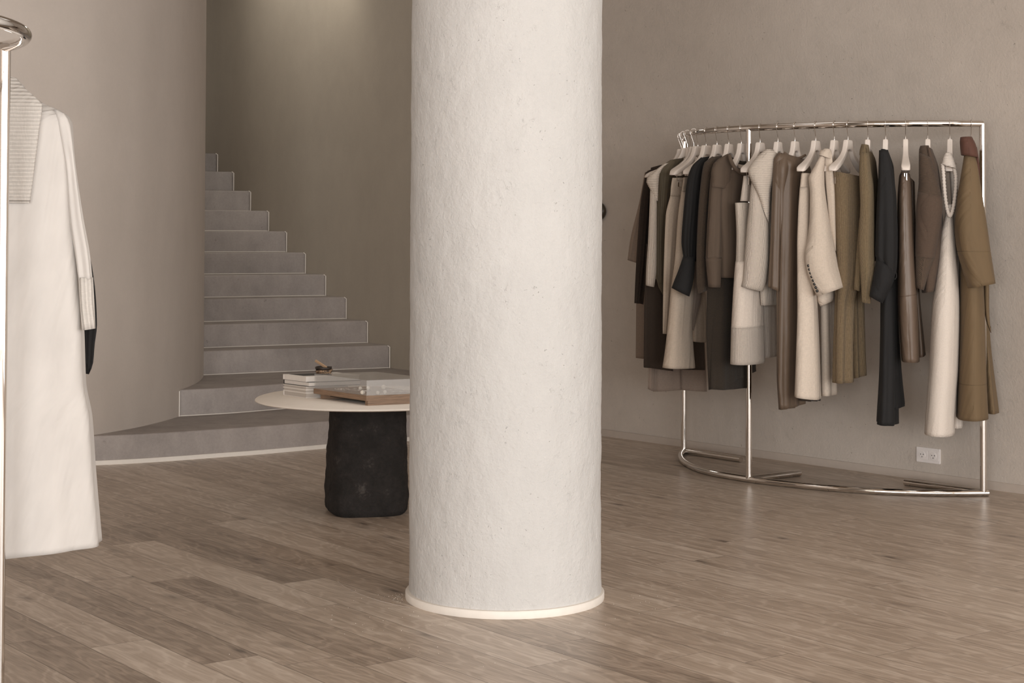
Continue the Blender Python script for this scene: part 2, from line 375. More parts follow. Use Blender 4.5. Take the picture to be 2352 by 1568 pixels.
# wall behind the camera with the two shop windows and side wall with a third
def wall_with_openings(name, p0, p1, ops, mat, th=.15):
    p0 = np.array(p0, float); p1 = np.array(p1, float); L = np.linalg.norm(p1-p0); d = (p1-p0)/L; n = np.array([d[1], -d[0]])*th
    bm = bmesh.new()
    def seg(s0, s1, z0, z1):
        a = p0+d*s0; b = p0+d*s1; prism(bm, [a, b, b+n, a+n], z0, z1)
    s = 0
    for a, b, za, zb in sorted(ops):
        seg(s, a, 0, ZC); seg(a, b, 0, za); seg(a, b, zb, ZC); s = b
    seg(s, L, 0, ZC); struct(bm_obj(name, bm, mat))
    for a, b, za, zb in ops:
        global wn; wn += 1
        fb = bmesh.new(); t_ = .05
        for (s0, s1, z0, z1) in ((a, a+t_, za, zb), (b-t_, b, za, zb), (a+t_, b-t_, za, za+t_), (a+t_, b-t_, zb-t_, zb), ((a+b)/2-t_/2, (a+b)/2+t_/2, za+t_, zb-t_)):
            q = p0+d*s0+n*.3; r = p0+d*s1+n*.3; prism(fb, [q, r, r+n*.4, q+n*.4], z0, z1)
        struct(bm_obj('window_%d' % wn, fb, M['cover_dark']))
wn = 0
wall_with_openings('wall_back', (-6, -8.1), (6.2, -8.1), [(.35, 5.65, .2, 3.4), (6.15, 11.65, .2, 3.4)], M['wall_l'])
wall_with_openings('wall_side', (6.05, -8.1), (6.05, 6.2), [(1.4, 6.4, .2, 3.4), (6.8, 12.0, .2, 3.4)], M['wall_l'])
wall_sheet('wall_west', [(-5.9, -8.1), (-5.9, 8.8)], M['wall_l'], side=-1)
# skirting strip of the right-hand wall
bb = [(x, wl(x)) for x in (5.4, 3.5, 2.5, 1.5, .46)]
bd = np.array([1, -1.17])/math.hypot(1, 1.17); bn = np.array([-bd[1], bd[0]])*-1
bm = bmesh.new(); q = [np.array(bb[0]), np.array(bb[-1])]
prism(bm, [q[0], q[1], q[1]+bn*.008, q[0]+bn*.008], 0, .042)
struct(bm_obj('baseboard_right', bm, M['trimwall']))

# ------------------------------------------------------------------ stairs
R = .159
stairs = thing('staircase', 'grey concrete staircase winding up behind the curved wall', 'staircase', (-1.3, 11, 0))
inn = {3: (-2.3, 11.15), 4: (-2.35, 11.45), 5: (-2.4, 11.8), 6: (-2.5, 12.08), 7: (-2.6, 12.34), 8: (-2.7, 12.62), 9: (-2.8, 12.92), 10: (-2.9, 13.2), 11: (-3.0, 13.5), 12: (-3.1, 13.8), 13: (-3.3, 14.1)}
RO[13] = (-2.62, 14.15)
r1 = catmull([(-2.9, 9.02), (-2.45, 9.24), (-2.278, 9.301), (-2.093, 9.374), (-1.877, 9.494), (-1.659, 9.636), (-1.434, 9.781), (-1.114, 10.03), (-.648, 10.394), (-.25, 10.72)], 4)
r2 = [(-2.2, 10.23), (-2.0, 10.285), (-1.7, 10.47), (-1.35, 10.78), (-.75, 11.2), (-.45, 11.45)]
hid = [(.0, 11.25), (-.38, 11.5), (-.60, 11.66), (-.697, 11.8), (-.852, 12.0)]
def front(n):
    if n == 1: return [tuple(p) for p in r1]
    if n == 2: return [tuple(p) for p in catmull(r2, 4)]
    a, b = inn[n], (RO[n][0]+.05, RO[n][1]+.03)
    mids = []
    for s in np.linspace(0, 1, 9):
        x = a[0]+(b[0]-a[0])*s; y = a[1]+(b[1]-a[1])*s; mids.append((x, y+.03*math.sin(s*PI)*(1 if n < 8 else 0)))
    return mids
def step(n, parent):
    f = front(n)
    if n == 1: back = [(0.0, 11.35), (-.65, 11.9), (-2.3, 10.6), (-2.9, 9.2)]
    elif n == 2: back = [(-.60, 11.9), (-.8, 12.1), (-2.3, 11.4), (-2.3, 10.4)]
    else:
        m = min(n+1, 13); back = [(RO[m][0]+.06, RO[m][1]+.18), (inn[m][0], inn[m][1]+.15)]
    pts = f+back; z1 = R*n; z0 = max(0, z1-R*1.0) if n < 3 else z1-R*1.02
    bm = bmesh.new(); k = len(pts); ch = .010
    # rounded nosing: riser up to z1-ch then two chamfer rings
    F_ = np.array(f); T = np.gradient(F_, axis=0); T /= np.linalg.norm(T, axis=1)[:, None]; Nn = np.stack([-T[:, 1], T[:, 0]], 1)
    def ring(inset, z):
        out = []
        for i, p in enumerate(pts):
            q = np.array(p, float)
            if i < len(f): q = q+Nn[i]*inset
            out.append(bm.verts.new((q[0], q[1], z)))
        return out
    rings = [ring(0, z0), ring(0, z1-ch), ring(ch*.12, z1-ch*.5), ring(ch*.5, z1-ch*.1), ring(ch, z1)]
    for a, b in zip(rings, rings[1:]):
        for i in range(k): bm.faces.new((a[i], a[(i+1) % k], b[(i+1) % k], b[i]))
    bmesh.ops.triangulate(bm, faces=[bm.faces.new(rings[-1])])
    bmesh.ops.triangulate(bm, faces=[bm.faces.new(rings[0][::-1])])
    o = bm_obj('step', bm, M['concrete'], parent, smooth=True); e = o.modifiers.new('es', 'EDGE_SPLIT'); e.split_angle = math.radians(50)
    # pale grout bead where riser meets the wall and the tread below
    if n >= 3:
        g = [(*p, R*(n-1)+.002) for p in f]; g = [(x-Nn[i][0]*.003, y-Nn[i][1]*.003, z) for i, (x, y, z) in enumerate(g)]
        V_, F2 = tube_pts(g, .0035 if n < 10 else .002, 6)
        ex = RO[n]; V3, F3 = tube_pts([(ex[0]-.002, ex[1]-.012, R*(n-1)), (ex[0]-.002, ex[1]-.012, R*n-.012), (ex[0]-.018, ex[1]-.010, R*n-.002)], .0045, 6)
        F3 = [tuple(i+len(V_) for i in q) for q in F3]
        mesh_obj('joint_seam', V_+V3, F2+F3, M['trim'], o)
    return o
for n in range(1, 13): step(n, stairs)
for (x, y, z0, z1) in ((-2.006, 10.27, R, 2*R-.006), (-2.03, 11.165, 2*R, 3*R-.008)):
    tube('corner_seam', [(x+.004, y, z0), (x+.004, y, z1)], .0045, M['trim'], stairs, 6)
g = [(p[0], p[1], R+.002) for p in front(2) if p[0] > -2.03]
tube('corner_seam', g, .003, M['trim'], stairs, 6)
# white skirting under the first riser
f = np.array([p for p in front(1)]); T = np.gradient(f, axis=0); T /= np.linalg.norm(T, axis=1)[:, None]; Nn = np.stack([T[:, 1], -T[:, 0]], 1)
bm = bmesh.new(); a0 = f+Nn*.008
va_ = [[bm.verts.new((*p, z)) for p in q] for q, z in ((f, 0), (a0, 0), (a0, .024), (f, .024))]
for r_ in range(4):
    A, B = va_[r_], va_[(r_+1) % 4]
    for i in range(len(f)-1): bm.faces.new((A[i], A[i+1], B[i+1], B[i]))
struct(bm_obj('baseboard_stair', bm, M['trim']))

# ------------------------------------------------------------------ column
CX, CY = -.020, 6.03
col = thing('column', 'thick round white rough-plastered column in the middle of the shop', 'column', (CX, CY, 0))
NA, NZ = 240, 360; V = []; Fc = []
for j in range(NZ+1):
    z = .0+ZC*j/NZ
    for i in range(NA):
        a = 2*PI*i/NA; p = Vector((math.cos(a)*.34, math.sin(a)*.34, z))
        r_ = .3385+.0022*noise.noise(p*9)+.0016*noise.noise(Vector((p.x*26, p.y*26, p.z*16)))+.0010*noise.noise(p*60)+.003*noise.noise(p*2)
        V.append((CX+r_*math.cos(a), CY+r_*math.sin(a), z))
for j in range(NZ):
    for i in range(NA): Fc.append((j*NA+i, j*NA+(i+1) % NA, (j+1)*NA+(i+1) % NA, (j+1)*NA+i))
mesh_obj('shaft', V, Fc, M['column'], col)
prof = [(.334, 0), (.350, 0), (.351, .004), (.351, .023), (.349, .026), (.345, .027), (.334, .027)]
V = []; Fc = []; NA = 160
for r_, z in prof:
    for i in range(NA): V.append((CX+r_*math.cos(2*PI*i/NA), CY+r_*math.sin(2*PI*i/NA), z))
for j in range(len(prof)-1):
    for i in range(NA): Fc.append((j*NA+i, j*NA+(i+1) % NA, (j+1)*NA+(i+1) % NA, (j+1)*NA+i))
o = mesh_obj('base_ring', V, Fc, M['trim'], col); e = o.modifiers.new('es', 'EDGE_SPLIT'); e.split_angle = math.radians(35)
# plaster crumbs around the column foot
V = []; Fc = []; rr = random.Random(3)
for i in range(210):
    if i < 45: a = rr.gauss(PI*1.02, .10); d = .36+abs(rr.gauss(0, .03))
    else: a = rr.uniform(PI*.9, PI*2.15); d = .37+abs(rr.gauss(0, .45))
    x, y = CX+d*math.cos(a), CY+d*math.sin(a)
    if y < 4.4: continue
    s = rr.uniform(.0005, .0012); b = len(V)
    V += [(x+s, y, 0), (x-s*.5, y+s*.9, 0), (x-s*.5, y-s*.9, 0), (x, y, s*1.4)]; Fc += [(b, b+1, b+3), (b+1, b+2, b+3), (b+2, b, b+3), (b, b+2, b+1)]
o = mesh_obj('plaster_crumbs', V, Fc, M['trim'], None, False); o['kind'] = 'stuff'; tag(o, 'white plaster crumbs scattered on the wood floor around the column', 'crumbs')

th_ = [tuple(at_z(x, y, .0012)) for x, y in ((776, 1335), (792, 1347), (820, 1361), (855, 1374), (895, 1385), (940, 1395))]
tag(tube('scratch', catmull(th_, 8), .0012, M['trimwall'], None, 6), 'thin pale curved thread lying on the wood floor left of the column', 'scratch')  # thin raised tube added to stand in for a pale floor scratch

# ------------------------------------------------------------------ round table
TX, TY, TZ = -.63, 7.86, .52
tab = thing('side_table', 'low round pale table on a black rough stone foot', 'table', (TX, TY, 0))
NA = 96; prof = [(0, -.019), (.40, -.019), (.50, -.016), (.545, -.010), (.556, -.006), (.556, -.003), (.552, 0), (0, 0)]
V = []; Fc = []
for r_, z in prof:
    for i in range(NA):
        a = 2*PI*i/NA; k = 1+.025*math.cos(3*a+.4)
        V.append((TX+r_*k*math.cos(a), TY+r_*k*math.sin(a), TZ+z))
for j in range(len(prof)-1):
    for i in range(NA): Fc.append((j*NA+i, j*NA+(i+1) % NA, (j+1)*NA+(i+1) % NA, (j+1)*NA+i))
mesh_obj('tabletop', V, Fc, M['tabletop'], tab)
rows = [(0, .178, .175), (.02, .188, .185), (.1, .190, .188), (.25, .184, .182), (.4, .176, .175), (.5, .173, .172)]
V = []; Fc = []; NA = 120; NZ = 90
for j in range(NZ+1):
    z = .501*j/NZ; a_ = np.interp(z, [r[0] for r in rows], [r[1] for r in rows]); b_ = np.interp(z, [r[0] for r in rows], [r[2] for r in rows])
    if z < .02: a_ -= .010*(1-z/.02)**2
    for i in range(NA):
        a = 2*PI*i/NA+.35; c, s = math.cos(a), math.sin(a); e_ = .55
        x = a_*math.copysign(abs(c)**e_, c); y = b_*math.copysign(abs(s)**e_, s)
        x, y = x*math.cos(.25)-y*math.sin(.25), x*math.sin(.25)+y*math.cos(.25)
        d = noise.noise(Vector((x*9, y*9, z*9)))*.006+noise.noise(Vector((x*28, y*28, z*28)))*.004
        k = 1+d/.18; V.append((-.662+x*k*.965, 7.83+y*k*.965, z))
for j in range(NZ):
    for i in range(NA): Fc.append((j*NA+i, j*NA+(i+1) % NA, (j+1)*NA+(i+1) % NA, (j+1)*NA+i))
Fc.append(tuple(range(NA))[::-1]); Fc.append(tuple(NZ*NA+i for i in range(NA)))
mesh_obj('foot', V, Fc, M['stone'], tab)

# books
def quad(a, lv, bv): a = np.array(a); return [a, a+bv, a+bv+lv, a+lv]
def book(a, lv, bv, z0, z1, label, cover, page, spine=False):
    A = np.array(a, float); lv = np.array(lv); bv = np.array(bv); ct = .0022
    t = thing('book', label, 'book', (*(A+(lv+bv)/2), z0), 'books stacked on the table')
    lu = lv/np.linalg.norm(lv); bu = bv/np.linalg.norm(bv); m_ = .003
    bm = bmesh.new(); prism(bm, quad(A+lu*m_+bu*m_, lv-lu*2*m_, bv-bu*2*m_), z0+ct, z1-ct); bm_obj('pages', bm, page, t)
    bm = bmesh.new(); prism(bm, quad(A, lv, bv), z0, z0+ct); prism(bm, quad(A, lv, bv), z1-ct, z1)
    if spine: prism(bm, quad(A+lv-lu*ct, lu*ct, bv), z0+ct, z1-ct)
    bm_obj('cover', bm, cover, t)
zt = TZ; lvd = np.array([-.66, .75]); bvd = np.array([.86, .51])
lvd /= np.linalg.norm(lvd); bvd /= np.linalg.norm(bvd); bvd = np.array([.90, .43])/np.linalg.norm([.90, .43])
specs = [((-.940, 7.795), .185, .205, .0225, 'soft grey book at the bottom of the stack on the table', 'cover_white', 'page2'),
         ((-.942, 7.797), .185, .21, .0145, 'thin soft grey book second from the bottom of the stack', 'cover_white', 'page2'),
         ((-.941, 7.797), .186, .21, .0145, 'thin soft grey book in the middle of the stack, under a black cover', 'cover_white', 'page2'),
         ((-.928, 7.795), .205, .255, .0215, 'black covered book with white pages, second from the top of the stack', 'cover_dark', 'page'),
         ((-.942, 7.800), .186, .265, .0240, 'thick pale covered book on top of the stack, under the small bowls', 'cover_white', 'page')]
for a, l, b, h, lab, cv, pg in specs:
    book(a, lvd*l, bvd*b, zt+.0003, zt+h, lab, M[cv], M[pg], spine=(h > .02)); zt += h
bk = np.array(specs[-1][0]); BT = zt
bm = bmesh.new(); prism(bm, quad(bk+lvd*.05+bvd*.02, lvd*.12, bvd*.13), BT+.0002, BT+.0008)
o = bm_obj('cover_print', bm, M['cover_dark'], None); o.parent = bpy.data.objects['book.004']; o.matrix_parent_inverse = Matrix.Translation(-bpy.data.objects['book.004'].location)

# bowls and stick
bc = at_y(744, 855, 7.93)
def bowl(name, c, r0, r1, h, mat, label, z, tilt=0.):
    V = []; Fc = []; NA = 40; prof = [(.001, 0), (r0*.8, 0), (r0, .15*h), ((r0+r1)/2*1.03, .55*h), (r1, h), (r1-.003, h), ((r0+r1)/2, .5*h), (r0*.7, .2*h), (.001, .17*h)]
    for r_, zz in prof:
        for i in range(NA):
            a = 2*PI*i/NA; k = 1+.03*math.cos(2*a+1)
            V.append((c[0]+r_*k*math.cos(a), c[1]+r_*k*math.sin(a), z+zz+(.0012*math.cos(3*a)+tilt*math.cos(a))*zz/h))
    for j in range(len(prof)-1):
        for i in range(NA): Fc.append((j*NA+i, j*NA+(i+1) % NA, (j+1)*NA+(i+1) % NA, (j+1)*NA+i))
    return tag(mesh_obj(name, V, Fc, mat, None), label, 'bowl', 'small bowls nested on the books')
bowl('bowl', bc, .033, .040, .021, M['bark'], 'small mottled brown and tan bowl resting on the top book', BT+.0008, .003)
bowl('bowl', (bc[0]-.002, bc[1]), .034, .039, .019, M['bowl_dark'], 'small dark brown bowl nested on the mottled bowl, holding the wooden stick', BT+.017, 0)
p0 = at_y(748, 843, 7.92); p1 = at_y(726.5, 829, 7.94)
d = Vector(p1-p0); L = d.length+.012
bm = bmesh.new(); bmesh.ops.create_cube(bm, size=1); bmesh.ops.scale(bm, vec=(.007, .012, L), verts=bm.verts)
q = d.to_track_quat('Z', 'Y'); bmesh.ops.transform(bm, matrix=Matrix.Translation(Vector(p0+p1)/2) @ q.to_matrix().to_4x4(), verts=bm.verts)
tag(bevel(bm_obj('wooden_stick', bm, M['stickwood'])), 'short pale wooden stick leaning out of the small dark bowl', 'stick')

# tray with acrylic cover
A = np.array([-.636, 7.469]); lv = np.array([-.270, .331]); bv = np.array([.275, .130])
tray = thing('display_tray', 'raised wooden jewellery display tray beside the books on the table', 'tray', (*(A+(lv+bv)/2), TZ))
for s0_ in (.0, .84):
    bm = bmesh.new(); prism(bm, quad(A+lv*(s0_+.005)+bv*.03, lv*.05, bv*.94), TZ+.0003, TZ+.0208); bm_obj('runner', bm, M['walnut'], tray)
bm = bmesh.new(); prism(bm, quad(A+lv*.05+bv*.14, lv*.8, bv*.7), TZ+.0103, TZ+.0208); bm_obj('gap_shade_block', bm, M['bowl_dark'], tray)  # dark block put in for the shade in the gap between runners
bm = bmesh.new(); prism(bm, quad(A, lv, bv), TZ+.0208, TZ+.044); bevel(bm_obj('board', bm, M['walnut'], tray), .001)
Tz = TZ+.0442
bm = bmesh.new(); th = .003; lu = lv/np.linalg.norm(lv); bu = bv/np.linalg.norm(bv); z1 = Tz+.067
A2 = A+lu*.002+bu*.002; l2 = lv-lu*.004; b2 = bv-bu*.004
outer_ = quad(A2, l2, b2); inner_ = quad(A2+lu*th+bu*th, l2-lu*2*th, b2-bu*2*th)
o0 = [bm.verts.new((*p, Tz)) for p in outer_]; o1 = [bm.verts.new((*p, z1)) for p in outer_]
i0 = [bm.verts.new((*p, Tz)) for p in inner_]; i1 = [bm.verts.new((*p, z1-th)) for p in inner_]
for i in range(4):
    j = (i+1) % 4; bm.faces.new((o0[i], o0[j], o1[j], o1[i])); bm.faces.new((i0[j], i0[i], i1[i], i1[j])); bm.faces.new((o0[j], o0[i], i0[i], i0[j]))
bm.faces.new(o1); bm.faces.new(i1[::-1])
cov = bm_obj('acrylic_cover', bm, M['acrylic']); bm = bmesh.new(); prism(bm, quad(A2-lu*.0012+bu*.0, lu*.001, b2), Tz, z1-.001); bm_obj('front_glare_sheet', bm, M['pane_glare'], cov)  # pale sheet added in front to paint the pane's reflection
tag(cov, 'clear acrylic box cover standing on the wooden display tray', 'display cover')
def ontray(s, q): return A+lv*s+bv*q
def wire_ring(s, q, r, label, n=1, ry=.75, tilt=0.02):
    c = ontray(s, q); path = []
    for i in range(48*n):
        a = 2*PI*i/48; rr_ = r*(1+.05*math.sin(i*.13)); path.append((c[0]+rr_*math.cos(a)+i*.00008, c[1]+rr_*ry*math.sin(a), Tz+.0025+abs(tilt*math.sin(a*.5+.3))*.3+.0015*math.sin(a*3)+.001))
    return tag(tube('bangle', path, .0018, M['silver'], None, 8, n == 1), label, 'jewellery', 'silver jewellery on the tray')
wire_ring(.50, .30, .050, 'twisted silver bangle lying nearest the books on the tray', 2)
wire_ring(.62, .12, .028, 'small thin silver bangle at the left edge of the tray')
wire_ring(.22, .62, .045, 'silver bangle behind the front acrylic pane at the right', 2)
wire_ring(.10, .88, .034, 'small silver bangle lying closest to the column')
def pearl(s, q, r, label, h=0):
    c = ontray(s, q); t = thing('earring', label, 'earring', (*c, Tz), 'pearl earrings on the tray')
    def sph(nm, rr_, z, mat):
        bm = bmesh.new(); bmesh.ops.create_uvsphere(bm, u_segments=24, v_segments=14, radius=rr_); bmesh.ops.translate(bm, vec=(c[0], c[1], z), verts=bm.verts)
        bm_obj(nm, bm, mat, t, True)
    sph('pearl', r, Tz+h+r+.0005, M['pearl'])
    tube('post', [(c[0], c[1], Tz+.0003), (c[0], c[1], Tz+h+.004)], .0012, M['silver'], t, 8)
pearl(.10, .03, .0105, 'silver-white ball earring standing left of the front acrylic edge'); 
pearl(.05, .22, .0085, 'lower left pearl earring behind the acrylic front pane', .0)
pearl(.06, .34, .0090, 'lower right pearl earring of the close group behind the pane', .0)
pearl(.30, .16, .0085, 'upper left pearl earring raised on a short pin', .012)
pearl(.30, .28, .0085, 'upper middle pearl earring raised on a short pin', .012)
pearl(.25, .48, .0105, 'largest pearl earring raised on a pin, right of the others', .014)

# ------------------------------------------------------------------ round wall ornament half hidden by the column
xw = .555; wd = np.array([1, -1.17])/math.hypot(1, 1.17); wnrm = np.array([-wd[1], wd[0]])*-1
c = at_y(1371, 485, wl(.555)-.05)
V = []; Fc = []; NA = 40; prof = [(.07, .0), (.085, .008), (.088, .02), (.08, .034), (.05, .045), (.001, .05)]
c0 = np.array([c[0]-.0, wl(c[0])])
for r_, d_ in prof:
    for i in range(NA):
        a = 2*PI*i/NA; p = c0+wd*r_*1.15*math.cos(a)+wnrm*d_; V.append((p[0], p[1], c[2]+r_*math.sin(a)*.78))
for j in range(len(prof)-1):
    for i in range(NA): Fc.append((j*NA+i, j*NA+(i+1) % NA, (j+1)*NA+(i+1) % NA, (j+1)*NA+i))
tag(mesh_obj('wall_ornament', V, Fc, M['bronze']), 'dark round wall ornament peeking out behind the column', 'wall ornament')

# ------------------------------------------------------------------ wall socket
def wall_pt(px, py):
    # point of the right-hand wall seen at a pixel
    d_ = ray(px, py); tt = 11.377/(d_[1]+1.17*d_[0]); return np.array([0, 0, CAMH])+d_*tt
s0 = wall_pt(2107, 1042.5); s1 = wall_pt(2161, 1048); W_ = np.linalg.norm((s1-s0)[:2]); cs = (s0+s1)/2; Hh = (wall_pt(2134, 1028)[2]-wall_pt(2134, 1062.5)[2])/2
sk = thing('wall_socket', 'white double wall socket low on the right wall behind the clothes rack', 'socket', (cs[0], cs[1], cs[2]-Hh))
def wp(s, z, d_): p = cs[:2]+wd*s+wnrm*d_; return (p[0], p[1], cs[2]+z)
def plate(name, s0, s1, z0, z1, d0, d1, mat, par, rad=.004):
    bm = bmesh.new(); pts = []
    for (cx_, cz_, a0) in ((s1-rad, z1-rad, 0), (s0+rad, z1-rad, 90), (s0+rad, z0+rad, 180), (s1-rad, z0+rad, 270)):
        for k in range(5):
            a = math.radians(a0+k*22.5); pts.append((cx_+rad*math.cos(a), cz_+rad*math.sin(a)))
    A_ = [bm.verts.new(wp(s, z, d0)) for s, z in pts]; B_ = [bm.verts.new(wp(s, z, d1)) for s, z in pts]
    bm.faces.new(A_); bm.faces.new(B_[::-1])
    for i in range(len(pts)): j = (i+1) % len(pts); bm.faces.new((A_[i], A_[j], B_[j], B_[i]))
    return bevel(bm_obj(name, bm, mat, par), .0015)
plate('plate', -W_/2, W_/2, -Hh, Hh, 0, .009, M['plastic'], sk)
def disc(name, s, z, r_, d0, d1, mat, par, dish=0.):
    V = []; Fc = []; NA = 28
    prof = [(r_, d0), (r_, d1), (r_*.9, d1), (r_*.85, d1-dish), (.0005, d1-dish)]
    for q, dd in prof:
        for i in range(NA): V.append(wp(s+q*math.cos(2*PI*i/NA), z+q*math.sin(2*PI*i/NA), dd))
    for j in range(len(prof)-1):
        for i in range(NA): Fc.append((j*NA+i, j*NA+(i+1) % NA, (j+1)*NA+(i+1) % NA, (j+1)*NA+i))
    return mesh_obj(name, V, Fc, mat, par, False)
for sgn in (-1, 1):
    s = sgn*W_*.235; ins_ = plate('insert', s-W_*.215, s+W_*.215, -Hh*.62, Hh*.62, .009, .0105, M['plastic'], sk)
    dd = disc('outlet', s, 0, Hh*.47, .0105, .013, M['plastic'], ins_, .0)
    for (a, b) in ((-.0075, .003), (.0075, .003), (0, -.010)):
        h_ = disc('pin_hole', s+a*1.1, b, .0026, .0131, .0136, M['hole'], None); h_.parent = ins_; h_.matrix_parent_inverse = Matrix.Translation(-sk.location)
        h_.name = 'pin_hole'
for o in bpy.data.objects:
    if o.parent and o.parent.parent == sk: o.matrix_parent_inverse = (o.parent.matrix_parent_inverse @ Matrix()).inverted() @ Matrix.Translation(-sk.location) @ Matrix()

# ------------------------------------------------------------------ the clothes rack
RT = 1.823; RR = .0165
plan = catmull([(1.000, 9.86), (.962, 9.66), (.955, 9.42), (.992, 9.16), (1.07, 8.965), (1.223, 8.76), (1.36, 8.635), (1.54, 8.50), (1.749, 8.395), (1.955, 8.34), (2.16, 8.325), (2.311, 8.335)], 14)
plan = [np.array(p) for p in plan]
rack = thing('clothes_rack', 'curved chrome tube clothes rack standing along the right wall', 'clothes rack', (1.6, 8.8, 0))
tube('top_rail', [(*p, RT) for p in plan], RR, M['chrome'], rack, 20)
tube('base_rail', [(*p, RR) for p in plan]+[(2.335, 8.337, RR)], RR, M['chrome'], rack, 20)
posts = [plan[0], min(plan, key=lambda p: abs(proj((*p, .9))[0]-1720.5) if p[1] < 9 else 9e9), plan[-1]]
for p in posts: tube('post', [(*p, RR*1.2), (*p, RT)], RR, M['chrome'], rack, 20)
for p, q in ((posts[0], (1.284, 9.509)), (posts[1], (1.523, 8.992)), (posts[2]+np.array([-.0, .02]), (2.007, 8.678))): tube('foot', [(*p, RR), (*q, RR)], RR, M['chrome'], rack, 20)

def at_hook(px=None, Y=None):
    if Y is not None: i = min(range(1, len(plan)-1), key=lambda i: abs(plan[i][1]-Y))
    else:
        cand = [i for i in range(1, len(plan)-1) if plan[i][1] < 9.45]
        i = min(cand, key=lambda i: abs(proj((*plan[i], RT))[0]-px))
    # refine on segment
    p = plan[i]; t_ = plan[i+1]-plan[i-1]; t_ /= np.linalg.norm(t_)
    if px is not None:
        x0 = proj((*p, RT))[0]; x1 = proj((*(p+t_*.01), RT))[0]; p = p+t_*.01*(px-x0)/(x1-x0)
    n = np.array([t_[1], -t_[0]])   # points away from the wall, to the camera side
    return p, t_, n
HNK = ([0, .020, .027, .032, .045, .07, .11, .16, .195, .212, .218], )
HU = [0, .018, .030, .0335, .038, .05, .075, .11, .15, .185, .205, .215]
HT = [0, 0, 0, -.003, -.024, -.050, -.074, -.096, -.114, -.128, -.139, -.152]
HB = [-.050, -.052, -.056, -.060, -.066, -.086, -.106, -.126, -.144, -.157, -.161, -.160]
HW = [.0125, .0125, .0125, .0125, .0125, .013, .014, .0165, .0195, .0215, .021, .014]
def hanger(h, clips=False, yaw=0., label='', group='white hangers on the curved rack', ntop=None, width=1., rt=None):
    RT = globals()['RT'] if rt is None else rt
    p, t_, n = h; ca, sa = math.cos(yaw), math.sin(yaw); u = n*ca+t_*sa; v = np.array([-u[1], u[0]])
    z0 = RT-.077 if ntop is None else ntop
    H_ = thing('clothes_hanger', label, 'hanger', (p[0], p[1], z0), group)
    us = [-x for x in HU[:0:-1]]+HU; ts = HT[:0:-1]+HT; bs = HB[:0:-1]+HB; ws = HW[:0:-1]+HW
    V = []; Fc = []; K = 20
    for uu, a, b, w_ in zip(us, ts, bs, ws):
        cz = (a+b)/2; hz = (a-b)/2
        for k in range(K):
            an = 2*PI*(k+.5)/K; c_, s_ = math.cos(an), math.sin(an)
            sx = math.copysign(abs(c_)**.38, c_)*w_; sz = math.copysign(abs(s_)**.28, s_)*hz
            q = p+u*uu*width+v*sx; V.append((q[0], q[1], z0+cz+sz))
    m_ = len(us)
    for j in range(m_-1):
        for k in range(K): Fc.append((j*K+k, j*K+(k+1) % K, (j+1)*K+(k+1) % K, (j+1)*K+k))
    Fc.append(tuple(range(K))[::-1]); Fc.append(tuple((m_-1)*K+k for k in range(K)))
    mesh_obj('body', V, Fc, M['hanger'], H_)
    # hook in the plane of the hanger
    path = [(0, z0-.005), (0, z0+.020), (.004, z0+.028)]
    rk = .0205; zc = RT+.0005
    for k in range(13):
        a = math.radians(-38+k*(235/12.)); path.append((rk*math.cos(a), zc+rk*math.sin(a)))
    tube('hook', [(p[0]+u[0]*a, p[1]+u[1]*a, z) for a, z in path], .0019, M['chrome'], H_, 8)
    if clips:
        zz = z0-.185
        tube('clip_bar', [(*(p-u*.13*width), zz), (*(p+u*.13*width), zz)], .0018, M['chrome'], H_, 8)
        for sg in (-1, 1):
            tube('wire', [(*(p+u*sg*.175*width), z0-.155), (*(p+u*sg*.172*width), zz-.003), (*(p+u*sg*.12*width), zz)], .0016, M['chrome'], H_, 8)
            bm = bmesh.new()
            for side in (-1, 1):
                c_ = p+u*sg*.15*width
                q0 = c_-u*.009+v*side*.0035; pts = [q0, q0+u*.018, q0+u*.018+v*side*.003, q0+v*side*.003]
                prism(bm, pts, zz-.036, zz+.012)
            bm_obj('clip', bm, M['chrome'], H_)
    return H_

